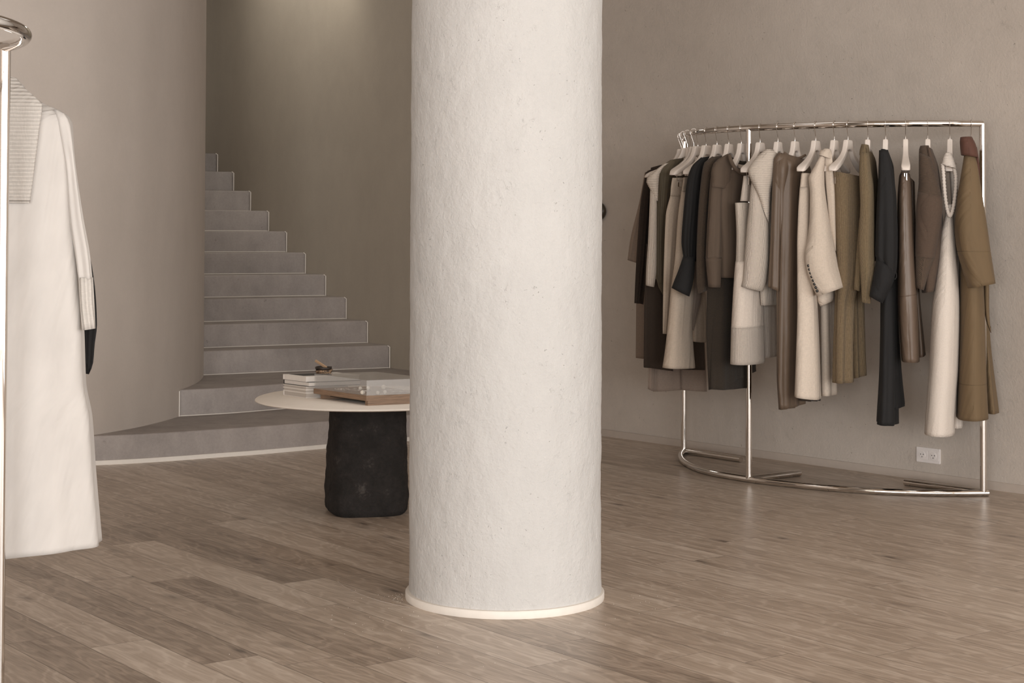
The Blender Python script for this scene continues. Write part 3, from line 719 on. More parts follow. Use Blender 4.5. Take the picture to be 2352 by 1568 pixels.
# ------------------------------------------------------------------ cloth tubes
def cloth(name, rows, Y, uvec, a0=.15, b0=.05, afix=False, mat=None, parent=None, fold=.006, kf=(3, 5, 8), seed=0, hem=True,
          topcap=True, dys=None, seg=72, foldtop=.25, sq=.9, stepz=.018, botslope=0., wall=.0025, ftop=0., seams=()):
    """closed cloth tube; rows = left/right contour points (xl,yl,xr,yr) of the photo laid at depth Y, uvec = long axis in plan"""
    rnd = random.Random(seed); ph = [(k, rnd.uniform(0, 6.28), rnd.uniform(.6, 1), rnd.uniform(-1.2, 1.2)) for k in kf]
    R_ = np.array([r[:4] for r in rows], float); m_ = len(R_)
    yc = (R_[:, 1]+R_[:, 3])/2; s = np.concatenate([[0], np.cumsum(np.maximum(np.diff(yc), 1e-3))]); 
    span = s[-1]*Y/F; n = max(8, int(span/stepz)); ss = np.linspace(0, s[-1], n)
    sm_ = [np.interp(q, yc, s) for q in seams]; px1 = F/Y
    if sm_: ss = np.unique(np.concatenate([ss]+[[q-.004*px1, q-.0016*px1, q, q+.0016*px1, q+.004*px1] for q in sm_])); ss = ss[(ss >= 0) & (ss <= s[-1])]; n = len(ss)
    # smooth hermite interpolation
    def itp(col):
        d_ = np.zeros(m_); h_ = np.diff(s); dl = np.diff(col)/h_
        d_[0] = dl[0]; d_[-1] = dl[-1]
        for i in range(1, m_-1): d_[i] = 0 if dl[i-1]*dl[i] <= 0 else 2*dl[i-1]*dl[i]/(dl[i-1]+dl[i])
        out = []
        for x in ss:
            i = min(max(np.searchsorted(s, x)-1, 0), m_-2); t_ = (x-s[i])/h_[i]
            out.append((2*t_**3-3*t_**2+1)*col[i]+(t_**3-2*t_**2+t_)*h_[i]*d_[i]+(-2*t_**3+3*t_**2)*col[i+1]+(t_**3-t_**2)*h_[i]*d_[i+1])
        return np.array(out)
    XL, YL, XR, YR = (itp(R_[:, i]) for i in range(4))
    dy = np.interp(ss, s, dys) if dys is not None else np.zeros(n)
    u = np.array(uvec, float); u /= np.linalg.norm(u); v = np.array([-u[1], u[0]])
    V = []; Fc = []; UV = []; zt_ = None
    def ring(i, inset=0., dz=0.):
        nonlocal zt_
        Yr = Y+dy[i]; cx_, cy_ = (XL[i]+XR[i])/2, (YL[i]+YR[i])/2
        c_ = at_y(cx_, cy_, Yr); W = max((XR[i]-XL[i])/2*Yr/F, .002); sl = -(YR[i]-YL[i])/max(XR[i]-XL[i], 1)
        e = np.array([c_[1], -c_[0]]); e /= np.linalg.norm(e); ue = abs(u@e); ve = abs(v@e)
        if afix:
            a_ = a0; bb2 = W*W-(a_*ue)**2
            if bb2 > (.3*W)**2: b_ = math.sqrt(bb2)/max(ve, .05)
            else: b_ = .3*W/max(ve, .05); a_ = min(a0, .954*W/max(ue, .02))
        else:
            k_ = W/math.sqrt((a0*ue)**2+(b0*ve)**2); a_, b_ = a0*k_, b0*k_
        tt = ss[i]/s[-1]; amp = fold*(foldtop+(1-foldtop)*tt)
        amp = min(amp, .45*min(a_, b_))
        if zt_ is None: zt_ = c_[2]
        per = 0.; last = None
        for k in range(seg):
            th_ = 2*PI*k/seg; c1, s1 = math.cos(th_), math.sin(th_)
            px_ = a_*math.copysign(abs(c1)**sq, c1); py_ = b_*math.copysign(abs(s1)**sq, s1)
            nx, ny = c1/a_, s1/b_; nl = math.hypot(nx, ny); nx /= nl; ny /= nl
            fo_ = sum(w_*math.cos(kk*th_+p_+dr*tt*1.5) for kk, p_, w_, dr in ph)/len(ph) if kf else 0
            q_ = amp*(fo_-.25)-min(inset+(.003 if any(abs(ss[i]-q2) < 1e-6 for q2 in sm_) else 0), .45*min(a_, b_))
            P2 = c_[:2]+u*(px_+nx*q_)+v*(py_+ny*q_)
            ex = (P2-c_[:2])@e
            z = c_[2]+sl*ex+dz
            if last is not None: per += np.linalg.norm(P2-last)
            last = P2; V.append((P2[0], P2[1], z)); UV.append((per, zt_-z))
    for i in range(n): ring(i)
    for i in range(n-1):
        for k in range(seg): Fc.append((i*seg+k, (i+1)*seg+k, (i+1)*seg+(k+1) % seg, i*seg+(k+1) % seg))
    if topcap:
        b = len(V); V.append(tuple(np.mean(np.array(V[:seg]), axis=0)+np.array([0, 0, .002+ftop]))); UV.append((0, 0))
        for k in range(seg): Fc.append((b, k, (k+1) % seg))
    if hem:
        b = len(V); ring(n-1, wall, .0); ring(n-1, wall+.008, .03)
        l_ = (n-1)*seg
        for k in range(seg):
            k2 = (k+1) % seg; Fc.append((l_+k, b+k, b+k2, l_+k2)); Fc.append((b+k, b+seg+k, b+seg+k2, b+k2))
        Fc.append(tuple(b+seg+k for k in range(seg)))
    else: Fc.append(tuple((n-1)*seg+k for k in range(seg)))
    # fix the uv seam: uv per vertex is fine apart from the last strip
    o = mesh_obj(name, V, Fc, mat, parent, True, UV)
    uvl = o.data.uv_layers['cloth'].data
    for poly in o.data.polygons:
        us = [uvl[l].uv[0] for l in poly.loop_indices]
        if max(us)-min(us) > .5*max(.01, max(us)) and max(us) > .02 and min(us) < 1e-6 and len(us) == 4:
            mx = max(us)
            for l in poly.loop_indices:
                if uvl[l].uv[0] < 1e-6: uvl[l].uv[0] = mx+(mx/(seg-1))
    return o
exec_rows = None
def garment(name, label, cat, h):
    p = h[0]; group = {'sweater': 'sweaters', 'trousers': 'trousers', 'skirt': 'skirts', 'dress': 'dresses', 'blouse': 'blouses'}.get(cat); group = group and group+' on the curved rack'; return thing(name, label, cat, (p[0], p[1], RT-.1), group)

K = {}
def fab(key, *a, **k):
    K[key] = fabric(key, *a, **k); return K[key]
fab('taupe', (134, 118, 105)); fab('darkknit', (58, 49, 43), kind='fuzzy'); fab('greywool', (142, 127, 116))
fab('darkwool', (62, 53, 46)); fab('creamrib', (206, 194, 181), kind='rib', freq=150); fab('creamhrib', (206, 194, 181), kind='hrib', freq=110)
fab('olivegrey', (94, 85, 70), kind='smooth', rough=.7, sheen=.2); fab('beige', (188, 173, 157)); fab('beige2', (170, 155, 140))
fab('black', (30, 29, 29), kind='smooth', rough=.8, sheen=.1, spec=.3); fab('mohair', (76, 65, 55), kind='fuzzy', sheen=.5, var=.2)
fab('mohairdark', (58, 51, 44), kind='fuzzy', sheen=.4, var=.2); fab('brownjersey', (90, 77, 66), kind='smooth', rough=.85, sheen=.2)
fab('creamknit', (208, 196, 184)); fab('creamfine', (208, 196, 184), kind='rib', freq=230)
fab('satin', (100, 84, 70), kind='smooth', rough=.5, sheen=.1, spec=.4); fab('creamwool', (206, 192, 177)); fab('blazer', (198, 184, 169))
fab('oliveknit', (128, 110, 86), kind='rib', freq=190, var=.2); fab('oliverib', (128, 111, 86), kind='rib', freq=200, var=.18)
fab('leather', (100, 84, 71), kind='leather', rough=.46, sheen=0, spec=.5); fab('brownknit', (84, 70, 60)); fab('brownrib', (88, 74, 63), kind='rib', freq=110); fab('brownhrib', (88, 74, 63), kind='hrib', freq=150)
fab('creamboucle', (222, 211, 200), kind='fuzzy', sheen=.4, var=.05); fab('creambrib', (224, 213, 202), kind='hrib', freq=140)
fab('trench', (110, 92, 69), kind='smooth', rough=.75, sheen=.2); fab('trenchcollar', (90, 62, 52), kind='smooth', rough=.7, sheen=.3)
fab('coat', (195, 190, 185), kind='smooth', rough=.85, sheen=.2); fab('coatrib', (196, 190, 183), kind='hrib', freq=92); fab('coatvrib', (196, 190, 183), kind='rib', freq=75)

hp = {1: at_hook(Y=9.74), 2: at_hook(Y=9.60), 3: at_hook(Y=9.46), 4: at_hook(Y=9.33), 5: at_hook(Y=9.20)}
for i, px in {6: 1586, 7: 1603, 8: 1622, 9: 1647, 10: 1674, 11: 1703, 12: 1746, 13: 1787, 14: 1826, 15: 1873.6, 16: 1916.5, 17: 1947.6, 18: 1993.5, 19: 2034, 20: 2079.8, 21: 2130.8, 22: 2181.8, 23: 2230.8}.items(): hp[i] = at_hook(px=px)
yaws = {14: .25, 15: .1, 16: .2, 17: .2}
HL = {1: 'white hanger at the far left end of the rack, holding the taupe knit',
      2: 'white hanger second from the left end, holding the dark brown knit',
      3: 'white clip hanger third from the left end, holding the grey trousers',
      4: 'white clip hanger at the left with its bare tip showing, holding the dark skirt',
      5: 'white hanger carrying the cream ribbed sweater at the left of the rack',
      6: 'white hanger carrying the olive grey blouse',
      7: 'white clip hanger with bare arm, holding the wide-waistband beige trousers',
      8: 'white clip hanger with bare arm, holding the longer beige trousers beside the black blouse',
      9: 'white hanger carrying the short black blouse with flared cuff',
      10: 'white hanger carrying the fuzzy brown mohair sweater',
      11: 'white hanger in the brown crew neck sweatshirt, left of the middle post',
      12: 'white clip hanger just right of the middle post, holding the cream knit skirt',
      13: 'white hanger carrying the cream ribbed sweater right of the middle post',
      14: 'white hanger facing forward in the draped brown satin dress',
      15: 'white clip hanger holding the cream wool trousers left of the blazer',
      16: 'white hanger under the collar of the cream blazer',
      17: 'white clip hanger with bare arms, holding the olive knit skirt',
      18: 'white hanger seen edge-on, carrying the ribbed olive sweater',
      19: 'white hanger seen edge-on, carrying the long black dress',
      20: 'white clip hanger seen edge-on, holding the brown leather skirt',
      21: 'white hanger seen edge-on, carrying the dark brown knit sweater',
      22: 'white hanger seen edge-on, carrying the long cream dress',
      23: 'white hanger at the right end of the rack, inside the olive trench coat'}
TIP = {6: -38, 7: -58, 8: -46, 9: -56, 10: -46, 11: -42, 12: -38, 13: -42, 14: -40, 15: -35, 16: -38, 17: -36, 18: -10, 19: -6, 20: 0, 21: 0, 22: -3, 23: 5}
for i, off in TIP.items():
    p, t_, n = hp[i]; x0 = proj((*p, 1.7))[0]; best = None
    for k in range(-120, 121):
        y = k*.015; u = n*math.cos(y)+t_*math.sin(y)
        if u[1] > 0: continue
        e_ = abs(proj((*(p+u*.21), 1.6))[0]-x0-off)
        if best is None or e_ < best[0]: best = (e_, y)
    yaws[i] = best[1]
for i in range(1, 24): hanger(hp[i], i in (3, 4, 7, 8, 12, 15, 17, 20), yaws.get(i, 0), HL[i], width=1. if i in (3, 4, 7, 8, 12, 15, 17, 20) else (.5 if i == 22 else .76))
def U(i):
    p, t_, n = hp[i]; y = yaws.get(i, 0); return n*math.cos(y)+t_*math.sin(y)
def Yh(i): return hp[i][0][1]

# 1 taupe knit, far left
g = garment('sweater', 'long taupe knit at the far left end of the rack, elbow-length sleeve', 'sweater', hp[1])
cloth('body', [(1486, 392, 1530, 380), (1476, 450, 1530, 450), (1466, 600, 1530, 600), (1461, 700, 1520, 700), (1460, 822, 1500, 826)], Yh(1), U(1), .18, .03, mat=K['taupe'], parent=g, seed=1)
cloth('sleeve', [(1481, 396, 1496, 392), (1469, 462, 1490, 462), (1447, 554, 1478, 554), (1441, 597, 1470, 606)], Yh(1)-.05, U(1), .06, .04, mat=K['taupe'], parent=g, seed=2)
# 2 dark brown knit
g = garment('sweater', 'dark brown knit with long narrow sleeves beside the taupe knit', 'sweater', hp[2])
cloth('body', [(1495, 385, 1535, 375), (1486, 450, 1530, 450), (1480, 640, 1525, 640)], Yh(2), U(2), .17, .03, mat=K['darkknit'], parent=g, seed=3)
cloth('sleeve', [(1483, 396, 1498, 388), (1471, 470, 1490, 470), (1462, 600, 1480, 600), (1457.5, 696, 1469, 697)], Yh(2)-.06, U(2), .05, .035, mat=K['darkknit'], parent=g, seed=4)
cloth('sleeve', [(1490, 400, 1500, 400), (1478, 520, 1490, 520), (1471, 640, 1483, 640), (1469, 697, 1478, 699)], Yh(2)-.03, U(2), .05, .035, mat=K['darkwool'], parent=g, seed=5)
# 3 grey trousers low behind the others
g = garment('trousers', 'grey wool trousers showing only their hems below the dark skirt', 'trousers', hp[3])
cloth('waistband', [(1512, 404, 1570, 404), (1511, 425, 1572, 425)], Yh(3), U(3), .13, .02, mat=K['greywool'], parent=g, seed=6, hem=False)
cloth('leg', [(1511, 425, 1545, 425), (1504, 600, 1560, 600), (1500, 899, 1566, 895)], Yh(3)+.01, U(3), .1, .03, mat=K['greywool'], parent=g, seed=7)
cloth('leg', [(1542, 425, 1574, 425), (1556, 600, 1608, 600), (1564, 895, 1624, 899)], Yh(3)+.02, U(3), .1, .03, mat=K['greywool'], parent=g, seed=8)
cloth('crease_fold', [(1493, 700, 1505, 700), (1488, 893, 1502, 899)], Yh(3)-.02, U(3), .03, .02, mat=K['greywool'], parent=g, seed=9)
# 4 dark skirt
g = garment('skirt', 'wide dark brown wool skirt hanging flat behind the beige trousers', 'skirt', hp[4])
cloth('panel', [(1500, 404, 1585, 404), (1494, 500, 1600, 500), (1482, 700, 1612, 700), (1477, 843, 1618, 850)], Yh(4)+.0, U(4), .17, .035, mat=K['darkwool'], parent=g, seed=10, fold=.014, kf=(5, 8, 11))
cloth('front_panel', [(1484, 560, 1505, 560), (1479, 700, 1530, 700), (1477, 842, 1545, 852)], Yh(4)-.05, U(4), .1, .02, mat=K['darkwool'], parent=g, seed=11, fold=.008)
# 5 cream ribbed sweater left
g = garment('sweater', 'cream ribbed sweater with wide rib collar near the left end of the rack', 'sweater', hp[5])
cloth('body', [(1525, 377, 1548, 371), (1500, 420, 1545, 405), (1498, 640, 1545, 640)], Yh(5)-.0, U(5), .15, .03, mat=K['creamrib'], parent=g, seed=12)
cloth('sleeve', [(1494, 418, 1513, 400), (1493, 445, 1509, 459), (1488, 560, 1508, 560), (1484, 620, 1507, 620), (1483, 655, 1502, 659)], Yh(5)-.09, U(5), .05, .05, mat=K['creamrib'], parent=g, seed=13, fold=.004)
cloth('collar', [(1522, 378, 1536, 374), (1502, 394, 1522, 386), (1484, 414, 1514, 404), (1494, 436, 1512, 428), (1504, 458, 1511, 462)], Yh(5)-.10, U(5), .05, .055, mat=K['creamhrib'], parent=g, seed=14, fold=.002, hem=False)
# 6 olive grey blouse
g = garment('blouse', 'olive grey blouse with long loose sleeve beside the cream ribbed sweater', 'blouse', hp[6])
cloth('body', [(1542, 368, 1570, 362), (1520, 400, 1572, 395), (1515, 560, 1570, 560), (1515, 650, 1565, 650)], Yh(6), U(6), .17, .03, mat=K['olivegrey'], parent=g, seed=15)
cloth('sleeve', [(1540, 367, 1551, 372), (1515, 390, 1541, 402), (1510, 470, 1534, 470), (1505, 572, 1528, 572), (1506, 625, 1527, 640), (1514, 662, 1524, 680)], Yh(6)-.09, U(6), .06, .05, mat=K['olivegrey'], parent=g, seed=16, fold=.009)
# 7 beige trousers with wide waistband
g = garment('trousers', 'beige wool trousers with wide waistband, shorter, left of the black blouse', 'trousers', hp[7])
cloth('waistband', [(1544.5, 409, 1578, 408), (1541, 430, 1570, 430), (1539.5, 450, 1566, 452)], Yh(7)-.09, U(7), .11, .022, mat=K['beige'], parent=g, seed=17, fold=.001, kf=(2,), hem=True)
cloth('leg', [(1541, 446, 1565, 446), (1530, 495, 1560, 495), (1526, 597, 1551, 597), (1524, 690, 1544, 690), (1523, 766, 1534, 767)], Yh(7)-.075, U(7), .07, .03, mat=K['beige'], parent=g, seed=18, fold=.005)
cloth('leg', [(1560, 440, 1585, 440), (1572, 560, 1612, 560), (1590, 763, 1622, 763), (1590, 783, 1621, 787)], Yh(7)+.05, U(7), .07, .03, mat=K['beige2'], parent=g, seed=19, fold=.005)
# 8 longer beige trousers
g = garment('trousers', 'long flared beige wool trousers hanging under the black blouse sleeve', 'trousers', hp[8])
cloth('waistband', [(1570, 408, 1600, 406), (1566, 440, 1600, 440)], Yh(8)-.09, U(8), .11, .022, mat=K['beige2'], parent=g, seed=20, fold=.001, kf=(2,), hem=False)
cloth('leg', [(1566, 438, 1590, 438), (1558, 500, 1590, 500), (1551, 600, 1592, 600), (1543, 664, 1592, 660), (1535, 753, 1588, 750), (1530, 800, 1591, 800), (1524, 842, 1595, 846)], Yh(8)-.08, U(8), .08, .04, mat=K['beige'], parent=g, seed=21, fold=.006, kf=(2, 4))
cloth('leg', [(1580, 440, 1610, 440), (1588, 600, 1616, 600), (1588, 677, 1612, 677), (1587, 720, 1602, 722), (1587, 750, 1593, 760)], Yh(8)+.02, U(8), .06, .025, mat=K['greywool'], parent=g, seed=22, fold=.004)
# 9 black blouse
g = garment('blouse', 'short black blouse with gathered flared cuff left of the mohair sweater', 'blouse', hp[9])
cloth('body', [(1614, 362, 1640, 358), (1590, 395, 1640, 390), (1580, 560, 1632, 560), (1585, 600, 1625, 600)], Yh(9), U(9), .17, .03, mat=K['black'], parent=g, seed=23)
cloth('sleeve', [(1611, 361, 1620, 366), (1589, 383, 1614, 390), (1578.5, 418, 1610, 425), (1570, 495, 1604, 495), (1566, 554, 1599, 556), (1569, 584, 1596, 590), (1571, 592, 1595, 596)], Yh(9)-.16, U(9), .07, .05, mat=K['black'], parent=g, seed=24, fold=.009, kf=(4, 6, 9), hem=False)
cloth('cuff', [(1570, 588, 1596, 590), (1560, 618, 1595, 618), (1551, 641, 1592, 648), (1543, 661, 1584, 681)], Yh(9)-.165, U(9), .06, .05, mat=K['black'], parent=g, seed=25, fold=.006, kf=(2, 3))
# 10 mohair sweater
g = garment('sweater', 'fuzzy brown mohair sweater between the black blouse and the sweatshirt', 'sweater', hp[10])
cloth('body', [(1641, 361, 1668, 356), (1628, 395, 1672, 390), (1620, 600, 1668, 600)], Yh(10), U(10), .17, .03, mat=K['mohair'], parent=g, seed=26)
cloth('sleeve', [(1636, 359, 1646, 363), (1617, 376, 1643, 386), (1610, 418, 1635, 418), (1603, 495, 1627, 495), (1599, 597, 1624, 597), (1599, 650, 1627, 645), (1603, 675, 1622, 668)], Yh(10)-.15, U(10), .06, .05, mat=K['mohair'], parent=g, seed=27, fold=.005)
# 10b long dark mohair skirt part behind
g2 = garment('skirt', 'dark fuzzy wool skirt showing below the brown sweatshirt', 'skirt', hp[10])
cloth('panel', [(1640, 420, 1700, 420), (1630, 560, 1712, 560), (1626, 660, 1718, 660), (1624.5, 753, 1728, 753), (1630, 888, 1734, 858)], Yh(10)-.02, U(11), .16, .05, mat=K['mohairdark'], parent=g2, seed=28, fold=.015, kf=(4, 7, 9))
cloth('front_panel', [(1652, 600, 1690, 600), (1635, 760, 1712, 760), (1631, 888, 1714, 893)], Yh(10)-.08, U(11), .12, .04, mat=K['mohairdark'], parent=g2, seed=29, fold=.012, kf=(3, 6, 8))
# 11 crew neck sweatshirt
g = garment('sweatshirt', 'brown crew neck sweatshirt turned to show its round neckline, left of the middle post', 'sweatshirt', hp[11])
cloth('body', [(1668, 385, 1722, 388), (1655, 400, 1736, 402), (1650, 470, 1738, 470), (1654, 560, 1738, 560), (1656, 636, 1735, 638)], Yh(11)-.02, U(11), .19, .05, mat=K['brownjersey'], parent=g, seed=30, fold=.006)
cloth('shoulder', [(1671, 353, 1678, 356), (1650, 366, 1684, 376), (1640, 376, 1690, 392), (1634, 400, 1695, 410), (1634, 430, 1690, 436)], Yh(11)-.12, U(11), .12, .045, mat=K['brownjersey'], parent=g, seed=31, fold=.003, hem=False)
cloth('sleeve', [(1641, 376, 1656, 384), (1632, 413, 1659, 418), (1627, 480, 1658, 480), (1623, 546, 1658, 546), (1621, 592, 1657, 592)], Yh(11)-.17, U(11), .06, .05, mat=K['brownjersey'], parent=g, seed=32, fold=.006, hem=False)
cloth('cuff', [(1621, 590, 1656.5, 593), (1624, 630, 1656, 628), (1627, 659, 1655, 660)], Yh(11)-.17, U(11), .06, .05, mat=K['brownjersey'], parent=g, seed=33, fold=.003)
yy = Yh(11)-.10
def neckband(name, pts, Y, r_, mat, parent, ripple=0.):
    P_ = [at_y(x, y, Y+d_) for x, y, d_ in pts]; Q_ = [tuple(p) for p in catmull(P_, 16 if ripple else 8)]
    return tube(name, Q_, [r_*(1+ripple*math.sin(i*1.5)) for i in range(len(Q_))] if ripple else r_, mat, parent, 12)
neckband('neckband', [(1675, 356, 0), (1680, 372, -.01), (1690, 388, -.01), (1702, 396, 0), (1714, 398, .01), (1728, 392, .02)], Yh(11)-.17, .010, K['brownjersey'], g)
neckband('neckband', [(1678, 364, .05), (1696, 372, .05), (1714, 374, .05), (1730, 368, .05)], Yh(11)-.03, .010, K['mohairdark'], g)
# 12 cream knit skirt
g = garment('skirt', 'long cream knit skirt with ribbed waist and hem hanging over the middle post', 'skirt', hp[12])
cloth('waistband', [(1708, 404, 1724, 404), (1700, 462, 1724, 462)], Yh(12)-.11, U(12), .06, .03, mat=K['creamknit'], parent=g, seed=35, fold=.002, hem=False)
cloth('rib_waist', [(1689, 466, 1722, 465), (1692, 540, 1724, 540), (1691, 590, 1724, 590), (1687, 630, 1724, 633)], Yh(12)-.12, U(12), .09, .04, mat=K['creamrib'], parent=g, seed=36, fold=.003)
cloth('panel', [(1690, 600, 1745, 600), (1687, 632, 1750, 632), (1682, 702, 1752, 702), (1679, 750, 1754, 748)], Yh(12)-.105, U(12), .1, .045, mat=K['creamknit'], parent=g, seed=37, fold=.005, kf=(2, 3), hem=False)
cloth('rib_hem', [(1679, 750, 1754, 748), (1678, 790, 1755, 790), (1677, 833, 1756, 834.5)], Yh(12)-.105, U(12), .1, .045, mat=K['creamfine'], parent=g, seed=37, fold=.005, kf=(2, 3), foldtop=1.)
cloth('back_panel', [(1738, 640, 1780, 640), (1740, 742, 1782, 742), (1742, 820, 1782, 820)], Yh(12)+.06, U(12), .09, .03, mat=K['creamfine'], parent=g, seed=38, fold=.006)
# 13 cream ribbed sweater middle
g = garment('sweater', 'chunky cream ribbed sweater with folded rib yoke right of the middle post', 'sweater', hp[13])
cloth('body', [(1766, 343, 1790, 346), (1752, 370, 1802, 370), (1745, 450, 1800, 450), (1745, 600, 1795, 600), (1750, 700, 1788, 700)], Yh(13), U(13), .15, .035, mat=K['creamrib'], parent=g, seed=40, hem=True)
cloth('sleeve', [(1738, 385, 1752, 395), (1726, 420, 1756, 425), (1721, 470, 1758, 470), (1716, 520, 1764, 520), (1711, 580, 1764, 580), (1706, 640, 1758, 645), (1702, 657, 1750, 669)], Yh(13)-.13, U(13), .065, .05, mat=K['creamrib'], parent=g, seed=41, fold=.006, kf=(2, 3))
cloth('yoke', [(1762, 342, 1786, 352), (1745, 355, 1784, 380), (1730, 372, 1778, 410), (1719, 393, 1770, 440), (1724, 412, 1768, 470), (1742, 450, 1766, 515)], Yh(13)-.14, U(13), .07, .05, mat=K['creamhrib'], parent=g, seed=42, fold=.003, kf=(2, 3), hem=False)
# 14 satin dress
g = garment('dress', 'long draped brown satin dress between the cream sweater and the cream trousers', 'dress', hp[14])
cloth('body', [(1790, 352, 1852, 366), (1782, 385, 1862, 390), (1780, 450, 1850, 450), (1783, 676, 1845, 676), (1784, 855, 1850, 855), (1789, 937, 1850, 928)], Yh(14)-.02, U(14), .15, .05, mat=K['satin'], parent=g, seed=43, fold=.014, kf=(4, 7, 9), foldtop=.5, seg=110)
cloth('sleeve', [(1786, 352, 1806, 358), (1777.5, 367, 1804, 385), (1774, 444, 1798, 455), (1770, 560, 1795, 560), (1766, 640, 1794, 645), (1765, 659, 1793, 671)], Yh(14)-.12, U(14), .05, .045, mat=K['satin'], parent=g, seed=44, fold=.009, kf=(3, 5, 7))
cloth('front_drape', [(1800, 362, 1838, 382), (1796, 420, 1836, 420), (1792, 560, 1834, 560), (1788, 760, 1831, 753), (1787, 860, 1828, 870), (1790, 935, 1826, 937)], Yh(14)-.09, U(14), .08, .04, mat=K['satin'], parent=g, seed=45, fold=.010, kf=(3, 5, 6), foldtop=.6)
cloth('back_hem', [(1832, 860, 1884, 860), (1834, 915, 1882, 923)], Yh(14)+.05, U(14), .12, .03, mat=K['darkwool'], parent=g, seed=46, fold=.012, kf=(5, 7, 9))
neckband('neckline', [(1801, 350, 0), (1812, 358, -.01), (1822, 364, -.01), (1838, 362, .0), (1850, 356, .02)], Yh(14)-.05, .006, K['satin'], g)
# 15 cream trousers
g = garment('trousers', 'cream wool trousers hanging between the satin dress and the blazer', 'trousers', hp[15])
cloth('waistband', [(1841, 398, 1862, 398), (1838, 430, 1862, 430)], Yh(15)-.13, U(15), .07, .03, mat=K['creamwool'], parent=g, seed=47, fold=.001, kf=(2,), hem=False)
cloth('leg', [(1837.5, 429, 1862, 429), (1834, 480, 1862, 480), (1831, 572, 1864, 572), (1831, 702, 1878, 702), (1828, 800, 1883, 800), (1824, 909, 1887, 917)], Yh(15)-.125, U(15), .07, .04, mat=K['creamwool'], parent=g, seed=48, fold=.010, kf=(3, 4))
cloth('leg', [(1850, 420, 1880, 420), (1870, 600, 1910, 600), (1884, 707, 1917, 707), (1886, 907, 1920, 907)], Yh(15)+.07, U(15), .07, .03, mat=K['creamwool'], parent=g, seed=49, fold=.008, kf=(3, 4))
# 16 blazer
g = garment('blazer', 'cream wool blazer with a row of black cuff buttons', 'blazer', hp[16])
cloth('body', [(1895, 345, 1914, 348), (1882, 370, 1922, 380), (1872, 420, 1922, 430), (1872, 560, 1920, 575), (1880, 660, 1918, 660)], Yh(16)-.02, U(16), .16, .04, mat=K['blazer'], parent=g, seed=50, fold=.004)
cloth('sleeve', [(1884, 358, 1895, 362), (1868, 388, 1893, 392), (1858, 410, 1893, 418), (1861, 444, 1896, 450), (1860, 500, 1903, 500), (1855, 550, 1912, 548), (1847.5, 588, 1919, 585), (1851, 620, 1924, 610), (1862, 650, 1932, 635), (1876, 680, 1939, 658)], Yh(16)-.15, U(16), .07, .055, mat=K['blazer'], parent=g, seed=51, fold=.005, kf=(2, 3, 5))
cloth('collar', [(1894, 341, 1908, 343), (1886, 348, 1910, 352), (1881, 356, 1910, 366)], Yh(16)-.13, U(16), .05, .04, mat=K['blazer'], parent=g, seed=52, fold=.001, kf=(2,))
cloth('lapel', [(1892, 352, 1910, 350), (1895, 400, 1915, 400), (1899, 450, 1919, 464), (1905, 520, 1920, 540), (1912, 560, 1920, 577)], Yh(16)-.13, U(16), .03, .05, mat=K['blazer'], parent=g, seed=53, fold=.001, kf=(2,))
cloth('far_cuff', [(1877, 672, 1916, 662), (1878, 690, 1916, 682), (1884, 703, 1914, 690)], Yh(16)-.02, U(16), .06, .04, mat=K['creamwool'], parent=g, seed=54, fold=.002, kf=(2,))
for (x, y) in ((1854, 610), (1856.4, 618.5), (1859, 627), (1861.8, 635.3), (1865, 643.7), (1867.8, 652), (1871, 660), (1873.8, 668)):
    c = at_y(x+3, y, Yh(16)-.15-.060); bm = bmesh.new(); bmesh.ops.create_uvsphere(bm, u_segments=16, v_segments=10, radius=.0072)
    bmesh.ops.scale(bm, vec=(1, .6, 1), verts=bm.verts); bmesh.ops.translate(bm, vec=c, verts=bm.verts); bm_obj('button', bm, M['button'], g, True)
# 17 olive knit skirt
g = garment('skirt', 'olive brown marl knit skirt with flared ribbed panels, clipped to a bare hanger', 'skirt', hp[17])
cloth('panel', [(1913.5, 394, 1976, 405), (1915.7, 418, 1977, 420), (1918, 520, 1978, 520), (1921, 640, 1975, 640), (1919, 700, 1964, 700), (1916, 800, 1961, 800), (1915, 878, 1962, 877)], Yh(17)-.06, U(17), .09, .05, mat=K['oliveknit'], parent=g, seed=55, fold=.014, kf=(4, 5, 7), foldtop=.15, ftop=-.01)
cloth('back_panel', [(1945, 430, 1980, 430), (1952, 700, 1986, 700), (1955, 800, 1988, 790), (1958, 868, 1991, 861)], Yh(17)+.06, U(17), .08, .04, mat=K['oliveknit'], parent=g, seed=56, fold=.012, kf=(4, 5, 7))
# 18 ribbed olive sweater
g = garment('sweater', 'olive brown ribbed knit sweater seen from the side, beside the black dress', 'sweater', hp[18])
cloth('body', [(1990, 335, 2002, 342), (1988, 360, 2012, 370), (1985, 440, 2017, 444), (1982, 600, 2012, 600)], Yh(18)+.03, U(18), .17, .03, afix=True, mat=K['oliverib'], parent=g, seed=57)
cloth('neck', [(1979, 331, 1995, 333), (1975, 345, 1997, 345), (1974, 356, 1997, 360)], Yh(18)-.09, U(18), .05, .03, mat=K['oliverib'], parent=g, seed=58, fold=.001, kf=(2,), hem=False)
cloth('sleeve', [(1975, 350, 1996, 352), (1973, 393, 2001, 393), (1974, 431, 2006, 431), (1975, 470, 2007, 470), (1972, 560, 2007, 560), (1975, 616, 2007, 616), (1978, 670, 1999, 670), (1979, 694, 1998, 697)], Yh(18)-.17, U(18), .05, .04, mat=K['oliverib'], parent=g, seed=59, fold=.008, kf=(2, 3, 5))
cloth('sleeve', [(1974, 500, 1988, 500), (1966, 597, 1984, 597), (1963, 640, 1981, 640), (1961, 664, 1978, 670)], Yh(18)-.11, U(18), .05, .035, mat=K['oliverib'], parent=g, seed=60, fold=.005, kf=(2, 3))
